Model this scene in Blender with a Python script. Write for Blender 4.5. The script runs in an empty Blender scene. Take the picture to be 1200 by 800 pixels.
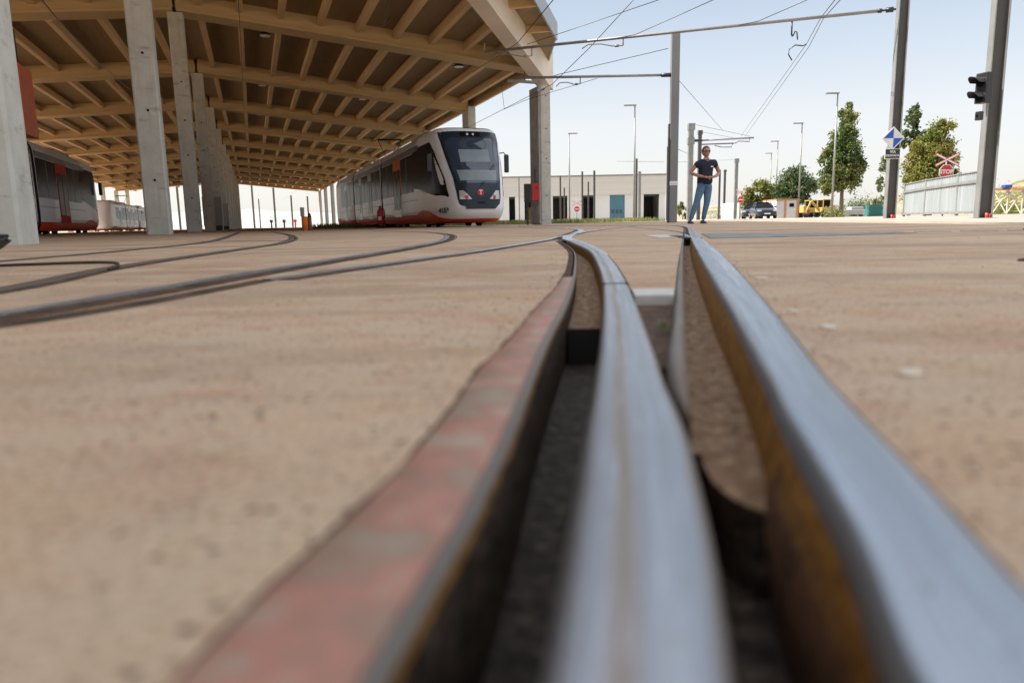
import bpy, bmesh, math, random
from mathutils import Vector, Matrix, Euler, noise
random.seed(7)
C = bpy.data.collections.new("Scene"); 
sc = bpy.context.scene
sc.collection.children.link(C)
PI = math.pi
# ------------------------------------------------------------------ camera (position / lens measured once)
FPX, PIT, ROL, CH = 841.7, .1639, -.0196, .113
F_ = Vector((0, math.cos(PIT), -math.sin(PIT))); U_ = Vector((0, math.sin(PIT), math.cos(PIT))); R_ = Vector((1, 0, 0))
cr, sr = math.cos(ROL), math.sin(ROL)
RR = cr*R_ + sr*U_; UU = -sr*R_ + cr*U_
cd = bpy.data.cameras.new("camera"); cam = bpy.data.objects.new("camera", cd); C.objects.link(cam)
cam.matrix_world = Matrix(((RR.x, UU.x, -F_.x, 0), (RR.y, UU.y, -F_.y, 0), (RR.z, UU.z, -F_.z, CH), (0, 0, 0, 1)))
cd.sensor_width = 36; cd.lens = FPX/1200*36; cd.clip_start = .01; cd.clip_end = 6000
cd.dof.use_dof = True; cd.dof.focus_distance = 14; cd.dof.aperture_fstop = 4.0
sc.camera = cam
def at(x, y, Y):
    d = RR*((x-600)/FPX) + UU*((400-y)/FPX) + F_
    t = Y/d.y
    return Vector((d.x*t, Y, CH + d.z*t))
def gr(x, Y):            # ground point below image column x at distance Y
    p = at(x, 260, Y); return Vector((p.x, Y, 0))
# ------------------------------------------------------------------ materials
def new_mat(name):
    m = bpy.data.materials.new(name); m.use_nodes = True
    nt = m.node_tree; b = nt.nodes["Principled BSDF"]
    return m, nt, b
def N(nt, t, **kw):
    n = nt.nodes.new(t)
    for k, v in kw.items():
        if k in n.inputs: n.inputs[k].default_value = v
        else: setattr(n, k, v)
    return n
def ramp(nt, stops):
    r = nt.nodes.new("ShaderNodeValToRGB"); el = r.color_ramp.elements
    while len(el) < len(stops): el.new(.5)
    for e, (p, c) in zip(el, stops): e.position = p; e.color = (*c, 1) if len(c) == 3 else c
    return r
def mat(name, col, rough=.6, metal=0, var=.12, scale=3, bump=0, bscale=40, spec=.5, coat=0, stretch=None):
    m, nt, b = new_mat(name); L = nt.links
    tc = N(nt, "ShaderNodeTexCoord"); mp = N(nt, "ShaderNodeMapping")
    L.new(tc.outputs["Object"], mp.inputs[0])
    if stretch: mp.inputs["Scale"].default_value = stretch
    n1 = N(nt, "ShaderNodeTexNoise", Scale=scale, Detail=6.0, Roughness=.6); L.new(mp.outputs[0], n1.inputs["Vector"])
    a = tuple(c*(1-var) for c in col); d = tuple(min(1, c*(1+var)) for c in col)
    r = ramp(nt, [(.3, a), (.7, d)]); L.new(n1.outputs[0], r.inputs[0]); L.new(r.outputs[0], b.inputs["Base Color"])
    b.inputs["Roughness"].default_value = rough; b.inputs["Metallic"].default_value = metal
    b.inputs["Specular IOR Level"].default_value = spec; b.inputs["Coat Weight"].default_value = coat
    rr = N(nt, "ShaderNodeMapRange"); rr.inputs[3].default_value = max(0.02, rough-.08); rr.inputs[4].default_value = min(1, rough+.08)
    L.new(n1.outputs[0], rr.inputs[0]); L.new(rr.outputs[0], b.inputs["Roughness"])
    if bump:
        n2 = N(nt, "ShaderNodeTexNoise", Scale=bscale, Detail=5.0); L.new(mp.outputs[0], n2.inputs["Vector"])
        bp = N(nt, "ShaderNodeBump", Strength=bump, Distance=.01); L.new(n2.outputs[0], bp.inputs["Height"]); L.new(bp.outputs[0], b.inputs["Normal"])
    return m
def mixc(nt, fac, a, b, blend='MIX'):
    m = nt.nodes.new("ShaderNodeMix"); m.data_type = 'RGBA'; m.blend_type = blend
    for sock, v in ((0, fac), (6, a), (7, b)):
        if hasattr(v, 'is_linked'): nt.links.new(v, m.inputs[sock])
        elif sock == 0: m.inputs[0].default_value = v
        else: m.inputs[sock].default_value = (*v, 1)
    return m.outputs[2]
def noise_o(nt, vec, scale, detail=6, rough=.6, lo=.3, hi=.7):
    n = N(nt, "ShaderNodeTexNoise", Scale=scale, Detail=float(detail), Roughness=rough); nt.links.new(vec, n.inputs["Vector"])
    mr = N(nt, "ShaderNodeMapRange"); mr.inputs[1].default_value = lo; mr.inputs[2].default_value = hi; nt.links.new(n.outputs[0], mr.inputs[0])
    return mr.outputs[0]
def ground_mat():
    m, nt, b = new_mat("worn_concrete"); L = nt.links
    g = N(nt, "ShaderNodeNewGeometry"); P = g.outputs["Position"]
    big = noise_o(nt, P, 1.1, 6, .65, .38, .62)
    mid = noise_o(nt, P, 5, 9, .7, .36, .68)
    c = mixc(nt, big, (.55, .42, .30), (.43, .275, .175))
    c = mixc(nt, mid, c, (.54, .45, .365))
    pk = noise_o(nt, P, 7.5, 6, .65, .52, .68); c = mixc(nt, pk, c, (.50, .325, .245))
    yl = noise_o(nt, P, 10.5, 5, .6, .60, .74); c = mixc(nt, yl, c, (.47, .36, .22))
    red = noise_o(nt, P, 19, 8, .72, .56, .84); c = mixc(nt, red, c, (.34, .19, .13))
    gry = noise_o(nt, P, 31, 8, .75, .55, .8); c = mixc(nt, gry, c, (.36, .325, .275))
    fine = noise_o(nt, P, 210, 6, .75, .28, .72); c = mixc(nt, 1.0, c, mixc(nt, fine, (.02, .012, .008), (.95, .88, .8)), 'SOFT_LIGHT')
    v = N(nt, "ShaderNodeTexVoronoi", Scale=75.0); L.new(P, v.inputs["Vector"])
    mr = N(nt, "ShaderNodeMapRange"); mr.inputs[1].default_value = .12; mr.inputs[2].default_value = .26; L.new(v.outputs["Distance"], mr.inputs[0])
    gate = noise_o(nt, P, 14, 3, .5, .42, .58)
    inv = N(nt, "ShaderNodeMath", operation='SUBTRACT'); inv.inputs[0].default_value = 1; L.new(mr.outputs[0], inv.inputs[1])
    mul = N(nt, "ShaderNodeMath", operation='MULTIPLY'); L.new(inv.outputs[0], mul.inputs[0]); L.new(gate, mul.inputs[1])
    c = mixc(nt, mul.outputs[0], c, (.10, .06, .045))
    v2 = N(nt, "ShaderNodeTexVoronoi", Scale=31.0); L.new(P, v2.inputs["Vector"])
    m2 = N(nt, "ShaderNodeMapRange"); m2.inputs[1].default_value = .22; m2.inputs[2].default_value = .06; L.new(v2.outputs["Distance"], m2.inputs[0])
    g2 = noise_o(nt, P, 5, 3, .5, .58, .68)
    mu2 = N(nt, "ShaderNodeMath", operation='MULTIPLY'); L.new(m2.outputs[0], mu2.inputs[0]); L.new(g2, mu2.inputs[1])
    c = mixc(nt, mu2.outputs[0], c, (.6, .5, .4))
    # long dark tyre/dust smears lying across the yard, metres long
    mp = N(nt, "ShaderNodeMapping"); mp.inputs["Scale"].default_value = (.35, 1.5, 1); mp.inputs["Rotation"].default_value = (0, 0, .35); L.new(P, mp.inputs[0])
    sm = noise_o(nt, mp.outputs[0], 1.4, 8, .7, .47, .74); c = mixc(nt, sm, c, (.25, .17, .12))
    L.new(c, b.inputs["Base Color"]); b.inputs["Roughness"].default_value = .85; b.inputs["Specular IOR Level"].default_value = .25
    bn = N(nt, "ShaderNodeTexNoise", Scale=260.0, Detail=6.0, Roughness=.7); L.new(P, bn.inputs["Vector"])
    bp = N(nt, "ShaderNodeBump", Strength=.9, Distance=.002); L.new(bn.outputs[0], bp.inputs["Height"])
    bn2 = N(nt, "ShaderNodeTexNoise", Scale=11.0, Detail=4.0); L.new(P, bn2.inputs["Vector"])
    bp2 = N(nt, "ShaderNodeBump", Strength=.5, Distance=.006); L.new(bn2.outputs[0], bp2.inputs["Height"]); L.new(bp.outputs[0], bp2.inputs["Normal"])
    L.new(bp2.outputs[0], b.inputs["Normal"])
    return m
def steel_mat(name, base=(.50, .52, .55), warm=(.40, .34, .29), rough=.33, bands=True):
    m, nt, b = new_mat(name); L = nt.links
    uv = N(nt, "ShaderNodeUVMap"); g = N(nt, "ShaderNodeNewGeometry"); P = g.outputs["Position"]
    def st(sx, sy, ox=0):
        mp = N(nt, "ShaderNodeMapping"); mp.inputs["Scale"].default_value = (sx, sy, 1); mp.inputs["Location"].default_value = (ox, ox, 0); L.new(uv.outputs[0], mp.inputs[0]); return mp.outputs[0]
    s = noise_o(nt, st(9, .22), 1.0, 6, .65, .3, .72)
    c = mixc(nt, s, base, tuple(x*.66 for x in base)); 
    sx = N(nt, "ShaderNodeSeparateXYZ"); L.new(uv.outputs[0], sx.inputs[0])
    wob = N(nt, "ShaderNodeMath", operation='MULTIPLY_ADD'); L.new(noise_o(nt, st(1.5, .35, 4.1), 1.0, 3, .5, .2, .8), wob.inputs[0]); wob.inputs[1].default_value = .12; L.new(sx.outputs[0], wob.inputs[2])
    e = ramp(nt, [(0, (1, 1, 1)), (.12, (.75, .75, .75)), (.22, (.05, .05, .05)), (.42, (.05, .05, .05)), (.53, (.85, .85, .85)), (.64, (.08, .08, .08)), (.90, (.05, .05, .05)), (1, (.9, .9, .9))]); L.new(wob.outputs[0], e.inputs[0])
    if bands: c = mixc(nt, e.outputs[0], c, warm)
    sc_ = noise_o(nt, st(70, .8, 2.2), 1.0, 3, .6, .62, .70); c = mixc(nt, sc_, c, tuple(min(1, x*1.7) for x in base))
    fl = noise_o(nt, P, 220, 5, .75, .60, .68); c = mixc(nt, fl, c, (.12, .075, .05))
    L.new(c, b.inputs["Base Color"]); b.inputs["Metallic"].default_value = .88
    mr = N(nt, "ShaderNodeMapRange"); mr.inputs[3].default_value = rough-.12; mr.inputs[4].default_value = rough+.14; L.new(s, mr.inputs[0])
    ad = N(nt, "ShaderNodeMath", operation='MULTIPLY_ADD'); L.new(e.outputs[0], ad.inputs[0]); ad.inputs[1].default_value = .22; L.new(mr.outputs[0], ad.inputs[2]); L.new(ad.outputs[0], b.inputs["Roughness"])
    n3 = N(nt, "ShaderNodeTexNoise", Scale=1.0, Detail=4.0); L.new(st(40, .9, 7), n3.inputs["Vector"])
    bp = N(nt, "ShaderNodeBump", Strength=.25, Distance=.0006); L.new(n3.outputs[0], bp.inputs["Height"])
    n4 = N(nt, "ShaderNodeTexNoise", Scale=400.0, Detail=3.0); L.new(P, n4.inputs["Vector"]); b4 = N(nt, "ShaderNodeBump", Strength=.12, Distance=.0004); L.new(n4.outputs[0], b4.inputs["Height"]); L.new(bp.outputs[0], b4.inputs["Normal"]); L.new(b4.outputs[0], b.inputs["Normal"])
    return m
def blotch(name, stops, scale=30, rough=.7, metal=0, bump=.5, bs=150, dist=.003, detail=8):
    m, nt, b = new_mat(name); L = nt.links
    g = N(nt, "ShaderNodeNewGeometry"); P = g.outputs["Position"]
    n = N(nt, "ShaderNodeTexNoise", Scale=float(scale), Detail=float(detail), Roughness=.65); L.new(P, n.inputs["Vector"])
    r = ramp(nt, stops); L.new(n.outputs[0], r.inputs[0]); L.new(r.outputs[0], b.inputs["Base Color"])
    b.inputs["Roughness"].default_value = rough; b.inputs["Metallic"].default_value = metal; b.inputs["Specular IOR Level"].default_value = .2
    n2 = N(nt, "ShaderNodeTexNoise", Scale=float(bs), Detail=5.0); L.new(P, n2.inputs["Vector"])
    bp = N(nt, "ShaderNodeBump", Strength=bump, Distance=dist); L.new(n2.outputs[0], bp.inputs["Height"]); L.new(bp.outputs[0], b.inputs["Normal"])
    return m
def wood_mat(name, a, c_, stretch):
    m, nt, b = new_mat(name); L = nt.links
    tc = N(nt, "ShaderNodeTexCoord"); mp = N(nt, "ShaderNodeMapping"); mp.inputs["Scale"].default_value = stretch; L.new(tc.outputs["Object"], mp.inputs[0])
    s = noise_o(nt, mp.outputs[0], 1.0, 6, .6, .3, .72); s2 = noise_o(nt, tc.outputs["Object"], .35, 3, .5, .35, .7)
    c = mixc(nt, s, a, c_); c = mixc(nt, s2, c, tuple(x*.8 for x in a))
    L.new(c, b.inputs["Base Color"]); b.inputs["Roughness"].default_value = .62
    return m
def leaf_mat(name, a, b_, c_):
    m, nt, b = new_mat(name); L = nt.links
    g = N(nt, "ShaderNodeNewGeometry")
    s = noise_o(nt, g.outputs["Position"], 2.2, 4, .6, .32, .68); s2 = noise_o(nt, g.outputs["Position"], .5, 2, .5, .42, .62)
    c = mixc(nt, s, a, b_); c = mixc(nt, s2, c, c_)
    L.new(c, b.inputs["Base Color"]); b.inputs["Roughness"].default_value = .55
    tr = N(nt, "ShaderNodeBsdfTranslucent"); L.new(c, tr.inputs[0]); mx = N(nt, "ShaderNodeMixShader"); mx.inputs[0].default_value = .38
    out = nt.nodes["Material Output"]; L.new(b.outputs[0], mx.inputs[1]); L.new(tr.outputs[0], mx.inputs[2]); L.new(mx.outputs[0], out.inputs[0])
    return m
M = {}
M['ground'] = ground_mat()
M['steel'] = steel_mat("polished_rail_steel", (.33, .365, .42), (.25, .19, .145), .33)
M['steel3'] = steel_mat('running_rail_steel', (.34, .39, .46), (.28, .235, .20), .30, False)
M['steelfar'] = steel_mat('shiny_rail_steel', (.52, .58, .68), (.35, .30, .25), .24, False)
M['steel2'] = steel_mat("dull_rail_steel", (.22, .215, .21), (.17, .11, .07), .5)
M['ochre'] = blotch("ochre_rust", [(.3, (.07, .028, .008)), (.46, (.22, .10, .018)), (.58, (.33, .165, .03)), (.72, (.16, .08, .03))], 60, .6, .1, .7, 260, .003)
M['ochmid'] = blotch('brown_rust', [(.35, (.06, .028, .010)), (.6, (.19, .095, .025))], 70, .8)
M['dkrust'] = blotch("dark_rust", [(.35, (.03, .018, .012)), (.65, (.13, .065, .035))], 40, .75)
M['pink'] = blotch("red_stained_steel", [(.36, (.29, .23, .175)), (.46, (.28, .175, .135)), (.54, (.38, .185, .145)), (.62, (.34, .27, .21))], 19, .55, 0, .25, 120, .001, 5)
M['silt'] = blotch("groove_silt", [(.34, (.09, .05, .028)), (.5, (.19, .115, .068)), (.62, (.27, .18, .115)), (.74, (.46, .37, .28))], 70, .9, 0, .45, 160, .003)
M['pit'] = blotch("pit_grime_shade", [(.35, (.012, .010, .009)), (.55, (.06, .045, .036)), (.72, (.16, .12, .095))], 70, .6, 0, .9, 120, .006)
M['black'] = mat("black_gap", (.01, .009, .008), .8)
M['darkline'] = blotch("dark_track_dirt", [(.35, (.03, .02, .014)), (.65, (.11, .07, .045))], 12, .9)
M['plate'] = mat("pale_steel_plate", (.5, .48, .44), .5, .3, .15, 30)
M['pave'] = blotch("pale_pavement", [(.3, (.29, .25, .205)), (.7, (.40, .355, .30))], 1.2, .85, 0, .3, 30, .004)
M['drain'] = mat("drain_grate_grey", (.27, .265, .255), .9, 0, .3, 8, spec=.1)
def conc_mat():
    m, nt, b = new_mat("column_concrete"); L = nt.links
    tc = N(nt, "ShaderNodeTexCoord"); O = tc.outputs["Object"]
    c = mixc(nt, noise_o(nt, O, 2.2, 6, .65, .35, .65), (.47, .47, .42), (.58, .575, .53))
    mp = N(nt, "ShaderNodeMapping"); mp.inputs["Scale"].default_value = (1.2, 1.2, 3.4); L.new(O, mp.inputs[0])
    c = mixc(nt, noise_o(nt, mp.outputs[0], 1.7, 5, .6, .58, .72), c, (.33, .32, .29))
    mp2 = N(nt, "ShaderNodeMapping"); mp2.inputs["Scale"].default_value = (5, 5, .25); L.new(O, mp2.inputs[0])
    c = mixc(nt, noise_o(nt, mp2.outputs[0], 1.5, 4, .6, .55, .8), c, (.40, .36, .30))
    v = N(nt, "ShaderNodeTexVoronoi", Scale=22.0); L.new(O, v.inputs["Vector"])
    mr = N(nt, "ShaderNodeMapRange"); mr.inputs[1].default_value = .13; mr.inputs[2].default_value = .07; L.new(v.outputs["Distance"], mr.inputs[0])
    ml = N(nt, "ShaderNodeMath", operation='MULTIPLY'); L.new(mr.outputs[0], ml.inputs[0]); L.new(noise_o(nt, O, 3, 2, .5, .5, .6), ml.inputs[1])
    c = mixc(nt, ml.outputs[0], c, (.2, .19, .17)); L.new(c, b.inputs["Base Color"]); b.inputs["Roughness"].default_value = .8
    n2 = N(nt, "ShaderNodeTexNoise", Scale=30.0, Detail=6.0); L.new(O, n2.inputs["Vector"]); bp = N(nt, "ShaderNodeBump", Strength=.4, Distance=.006); L.new(n2.outputs[0], bp.inputs["Height"]); L.new(bp.outputs[0], b.inputs["Normal"])
    return m
M['conc'] = conc_mat()
M['concd'] = mat("pole_grey", (.20, .205, .205), .5, .2, .15, 1.2, stretch=(1, 1, .3))
M['galv'] = mat("galvanised_steel", (.25, .25, .24), .5, .3, .2, 2)
M['galvd'] = mat("dark_shaded_pole_steel", (.085, .08, .073), .55, .25, .15, 2)
M['wood'] = wood_mat("glulam_timber", (.63, .45, .22), (.49, .335, .15), (.8, .8, 9))
M['woodp'] = wood_mat("pale_painted_timber", (.74, .66, .55), (.66, .57, .46), (.6, .6, 7))
M['joist'] = wood_mat("joist_timber", (.72, .50, .25), (.56, .37, .17), (.6, .6, 6))
M['deck'] = wood_mat("deck_boards", (.33, .23, .105), (.22, .15, .07), (1.2, 6, 1))
M['fascia'] = mat("grey_metal_fascia", (.32, .33, .34), .4, .4)
def livery():
    m, nt, b = new_mat("tram_white_red_livery"); L = nt.links
    tc = N(nt, "ShaderNodeTexCoord"); sp = N(nt, "ShaderNodeSeparateXYZ"); L.new(tc.outputs["Object"], sp.inputs[0])
    def mth(op, a, b_=None):
        n = N(nt, "ShaderNodeMath", operation=op)
        for i, v in enumerate((a, b_)):
            if v is None: continue
            if hasattr(v, 'is_linked'): L.new(v, n.inputs[i])
            else: n.inputs[i].default_value = v
        return n.outputs[0]
    def sst(v, a, b_, lo, hi):
        n = N(nt, "ShaderNodeMapRange", interpolation_type='SMOOTHSTEP'); L.new(v, n.inputs[0])
        for i, q in enumerate((a, b_, lo, hi)): n.inputs[i+1].default_value = q
        return n.outputs[0]
    x = mth('MINIMUM', sp.outputs[0], mth('SUBTRACT', 34.0, sp.outputs[0]))
    edge = mth('ADD', .27, mth('SUBTRACT', sst(x, .5, 3.3, 0, .36), sst(x, 3.6, 4.8, 0, .16)))
    isred = sst(mth('SUBTRACT', edge, sp.outputs[2]), -.008, .008, 0, 1)
    roof = mth('MULTIPLY', sst(sp.outputs[2], 3.02, 3.03, 0, 1), sst(x, 4.2, 4.6, 0, 1))
    dirt = noise_o(nt, tc.outputs["Object"], 1.3, 5, .6, .3, .75)
    c = mixc(nt, dirt, (.88, .90, .94), (.82, .84, .88)); c = mixc(nt, roof, c, (.55, .55, .55)); c = mixc(nt, isred, c, (.66, .07, .02))
    L.new(c, b.inputs["Base Color"]); b.inputs["Roughness"].default_value = .42; b.inputs["Specular IOR Level"].default_value = .3; b.inputs["Coat Weight"].default_value = .12; b.inputs["Coat Roughness"].default_value = .06
    return m
M['livery'] = livery()
M['white'] = mat("tram_white_paint", (.84, .85, .88), .42, 0, .03, 1, coat=.1)
M['tgrey'] = mat("tram_roof_grey", (.30, .30, .30), .45, 0, .1, 2)
M['tred'] = mat("tram_red_paint", (.50, .045, .02), .3, 0, .08, 1, coat=.4)
M['doorred'] = mat("red_door_paint", (.50, .035, .02), .7, spec=.15)
M['orange'] = mat("orange_door_paint", (.75, .20, .03), .7, spec=.15)
M['glass'] = mat("dark_window_glass", (.012, .012, .014), .16, 0, .1, 1, spec=.12)
M['glass'].node_tree.nodes['Principled BSDF'].inputs['IOR'].default_value = 1.14
M['panel'] = mat("gloss_charcoal_panel", (.022, .035, .05), .25, 0, .1, 1, spec=.3, coat=.0)
M['screen'] = mat("windscreen_glass", (.03, .052, .09), .08, 0, .15, 1, spec=.9)
M['blind'] = mat("pale_blind", (.24, .29, .325), .5)
M['rubber'] = mat("black_rubber", (.018, .018, .018), .65)
M['black2'] = mat("black_metal", (.02, .02, .022), .4)
M['lampr'] = mat("red_lamp", (.65, .06, .08), .25)
M['lampw'] = mat("clear_lamp", (.6, .6, .6), .15, .3)
M['ledw'] = mat("lamp_white", (.7, .7, .68), .4)
M['red'] = mat("red_paint", (.55, .02, .02), .4)
M['signw'] = mat("sign_white", (.72, .72, .70), .4, 0, .04)
M['signb'] = mat("sign_blue", (.012, .08, .42), .4, 0, .05)
M['navy'] = mat("navy_cloth", (.012, .014, .03), .85, 0, .2, 12)
M['jean'] = mat("blue_denim", (.085, .17, .28), .85, 0, .25, 9, .3, 90)
M['skin'] = mat("skin", (.36, .19, .13), .55, 0, .08, 6)
M['hair'] = mat("dark_hair", (.02, .013, .01), .5)
M['wall'] = mat("white_wall", (.66, .65, .62), .8, 0, .05, .3)
M['clad'] = mat("beige_cladding", (.62, .59, .53), .7, 0, .08, .3, stretch=(.05, .05, 6))
M['teal'] = mat("teal_door", (.06, .17, .22), .5)
M['ribs'] = mat('ribbed_cladding_grey', (.42, .41, .385), .6, .1, .2, 3)
M['grass'] = leaf_mat("grass_green", (.10, .14, .03), (.18, .2, .05), (.28, .25, .09))
M['leaf'] = leaf_mat("foliage_green", (.06, .10, .025), (.13, .18, .042), (.20, .205, .055))
M['leaf2'] = leaf_mat("foliage_dark", (.035, .07, .025), (.08, .125, .04), (.11, .15, .055))
M['leafy'] = leaf_mat("foliage_yellow_green", (.12, .15, .025), (.21, .23, .045), (.28, .25, .06))
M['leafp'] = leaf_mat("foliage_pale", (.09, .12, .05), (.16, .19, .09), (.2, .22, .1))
M['bark'] = mat("bark", (.20, .15, .10), .9, 0, .3, 6)
M['carblue'] = mat("dark_blue_car_paint", (.018, .026, .048), .25, .3, .1, 1, coat=.6)
M['yellow'] = mat("machine_yellow", (.50, .34, .09), .45, 0, .1)
M['contw'] = mat("cabin_white", (.62, .62, .60), .5)
M['conto'] = mat("cabin_orange_trim", (.55, .24, .11), .5)
M['fence'] = mat("pale_fence_sheet", (.29, .315, .32), .5, .1, .16, 1.5, stretch=(3, 3, .2))
M['hill'] = blotch("scrub_hillside", [(.38, (.20, .19, .12)), (.5, (.30, .26, .19)), (.62, (.42, .37, .29))], .09, .95, 0, .2, 3, .1)
M['hazeg'] = blotch("haze_pale_woods", [(.35, (.28, .30, .28)), (.65, (.42, .43, .41))], .12, .95, 0, .2, 3, .1)  # distance haze is put into these paled colours
M['bank'] = blotch("dry_bank", [(.35, (.10, .12, .04)), (.55, (.27, .22, .13)), (.7, (.40, .33, .22))], .8, .95, 0, .5, 3, .1)
M['dark_floor'] = blotch("dark_floor_sheet", [(.35, (.09, .075, .06)), (.65, (.24, .20, .16))], 6, .9, 0, .8, 20, .02)
M['salmon'] = mat("salmon_panel", (.85, .27, .17), .7)
M['rustm'] = mat("rusty_steel", (.28, .12, .06), .8, 0, .3, 3)
M['tealnet'] = mat("green_net", (.03, .17, .16), .7)
M['stone'] = mat("pale_stone", (.60, .52, .42), .8, 0, .15, 60)
M['gritm'] = blotch('grit_grey_brown', [(.4, (.16, .10, .07)), (.5, (.40, .32, .24)), (.6, (.62, .56, .48))], 300, .9, 0, 0)
M['cabinet'] = mat("grey_cabinet", (.38, .39, .38), .55)
# ------------------------------------------------------------------ object helpers
def link(name, me, m=None, parent=None):
    o = bpy.data.objects.new(name, me); C.objects.link(o)
    if m is not None:
        for x in (m if isinstance(m, (list, tuple)) else [m]): me.materials.append(x)
    if parent is not None: o.parent = parent
    return o
def tag(o, label=None, cat=None, group=None, kind=None):
    if label: o["label"] = label
    if cat: o["category"] = cat
    if group: o["group"] = group
    if kind: o["kind"] = kind
    return o
def empty(name, loc, rz=0, label=None, cat=None, group=None):
    o = bpy.data.objects.new(name, None); C.objects.link(o); o.location = loc; o.rotation_euler = (0, 0, rz); o.empty_display_size = .2
    return tag(o, label, cat, group)
class MB:
    def __init__(s): s.bm = bmesh.new(); s.smooth = False
    def box(s, a, b, mi=0, mtx=None, bev=0):
        x0, y0, z0 = a; x1, y1, z1 = b
        vs = [s.bm.verts.new(Vector(p)) for p in ((x0,y0,z0),(x1,y0,z0),(x1,y1,z0),(x0,y1,z0),(x0,y0,z1),(x1,y0,z1),(x1,y1,z1),(x0,y1,z1))]
        fs = [s.bm.faces.new([vs[i] for i in f]) for f in ((0,3,2,1),(4,5,6,7),(0,1,5,4),(1,2,6,5),(2,3,7,6),(3,0,4,7))]
        for f in fs: f.material_index = mi
        if mtx: bmesh.ops.transform(s.bm, matrix=mtx, verts=vs)
        if bev:
            es = list({e for f in fs for e in f.edges}); bmesh.ops.bevel(s.bm, geom=es, offset=bev, segments=2, affect='EDGES', profile=.6)
        return s
    def bar(s, p, q, w, h=None, up=(0, 0, 1), mi=0, bev=0):
        p = Vector(p); q = Vector(q); h = h or w; d = q-p; L = d.length; d.normalize(); up = Vector(up)
        sd = d.cross(up); 
        if sd.length < 1e-4: sd = d.cross(Vector((0, 1, 0)))
        sd.normalize(); u = sd.cross(d)
        mt = Matrix(((d.x, sd.x, u.x, p.x), (d.y, sd.y, u.y, p.y), (d.z, sd.z, u.z, p.z), (0, 0, 0, 1)))
        return s.box((0, -w/2, -h/2), (L, w/2, h/2), mi, mt, bev)
    def tube(s, pts, r, n=10, mi=0, cap=True):
        pts = [Vector(p) for p in pts]; rs = r if isinstance(r, (list, tuple)) else [r]*len(pts); rings = []
        for i, p in enumerate(pts):
            d = (pts[min(i+1, len(pts)-1)]-pts[max(i-1, 0)]).normalized()
            a = Vector((0, 0, 1)) if abs(d.z) < .9 else Vector((1, 0, 0)); u = d.cross(a).normalized(); v = d.cross(u)
            rings.append([s.bm.verts.new(p+(u*math.cos(2*PI*k/n)+v*math.sin(2*PI*k/n))*rs[i]) for k in range(n)])
        for A, B in zip(rings, rings[1:]):
            for k in range(n):
                f = s.bm.faces.new((A[k], A[(k+1) % n], B[(k+1) % n], B[k])); f.smooth = True; f.material_index = mi
        if cap:
            for ring in (rings[0], rings[-1]):
                try: f = s.bm.faces.new(ring); f.material_index = mi
                except ValueError: pass
        return s
    def grid(s, rows, mi=0, smooth=True, mfun=None):
        V = [[s.bm.verts.new(Vector(p)) for p in r] for r in rows]
        for i in range(len(V)-1):
            for j in range(len(V[0])-1):
                f = s.bm.faces.new((V[i][j], V[i][j+1], V[i+1][j+1], V[i+1][j])); f.smooth = smooth
                f.material_index = mfun(i, j) if mfun else mi
        return V
    def poly(s, pts, mi=0):
        f = s.bm.faces.new([s.bm.verts.new(Vector(p)) for p in pts]); f.material_index = mi; return f
    def prism(s, pts2, fn, t0, t1, mi=0):       # outline pts2 mapped by fn(a,b,t)
        A = [s.bm.verts.new(fn(a, b, t0)) for a, b in pts2]; B = [s.bm.verts.new(fn(a, b, t1)) for a, b in pts2]; n = len(A)
        fs = [s.bm.faces.new(A), s.bm.faces.new(B[::-1])] + [s.bm.faces.new((A[(k+1) % n], A[k], B[k], B[(k+1) % n])) for k in range(n)]
        for f in fs: f.material_index = mi
        return s
    def ball(s, c, r, seg=12, mi=0):
        r = r if isinstance(r, (tuple, list)) else (r, r, r)
        ret = bmesh.ops.create_uvsphere(s.bm, u_segments=seg, v_segments=max(6, seg*2//3), radius=1, matrix=Matrix.Translation(Vector(c)) @ Matrix.Diagonal((*r, 1)))
        for v in ret['verts']:
            for f in v.link_faces: f.smooth = True; f.material_index = mi
        return s
    def build(s, name, m, parent=None, norm=True):
        if norm: bmesh.ops.recalc_face_normals(s.bm, faces=s.bm.faces)
        me = bpy.data.meshes.new(name); s.bm.to_mesh(me); s.bm.free(); return link(name, me, m, parent)
def one(name, mb, m, label, cat, group=None): return tag(mb.build(name, m), label, cat, group)
def struct(name, mb, m): return tag(mb.build(name, m), kind='structure')
def children(o): return [x for x in C.objects if x.parent == o]
def copy_tree(o, parent=None):
    kids = children(o); c = o.copy(); C.objects.link(c); c.parent = parent
    for k in kids: copy_tree(k, c)
    return c
def text_mesh(txt, size, bold=0):
    cu = bpy.data.curves.new("lettering", 'FONT'); cu.body = txt; cu.size = size; cu.align_x = 'CENTER'; cu.align_y = 'CENTER'; cu.offset = bold
    cu.extrude = .002; to = bpy.data.objects.new("lettering", cu); C.objects.link(to)
    dg = bpy.context.evaluated_depsgraph_get(); me = bpy.data.meshes.new_from_object(to.evaluated_get(dg)); me.materials.clear()
    bpy.data.objects.remove(to); bpy.data.curves.remove(cu); return me
def put_text(txt, size, m, parent, origin, xdir, ydir, bold=0, name='lettering'):
    me = text_mesh(txt, size, bold); x = Vector(xdir).normalized(); y = Vector(ydir); y = (y-x*y.dot(x)).normalized(); z = x.cross(y); o = Vector(origin)
    me.transform(Matrix(((x.x, y.x, z.x, o.x), (x.y, y.y, z.y, o.y), (x.z, y.z, z.z, o.z), (0, 0, 0, 1))))
    return link(name, me, m, parent)
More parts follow.
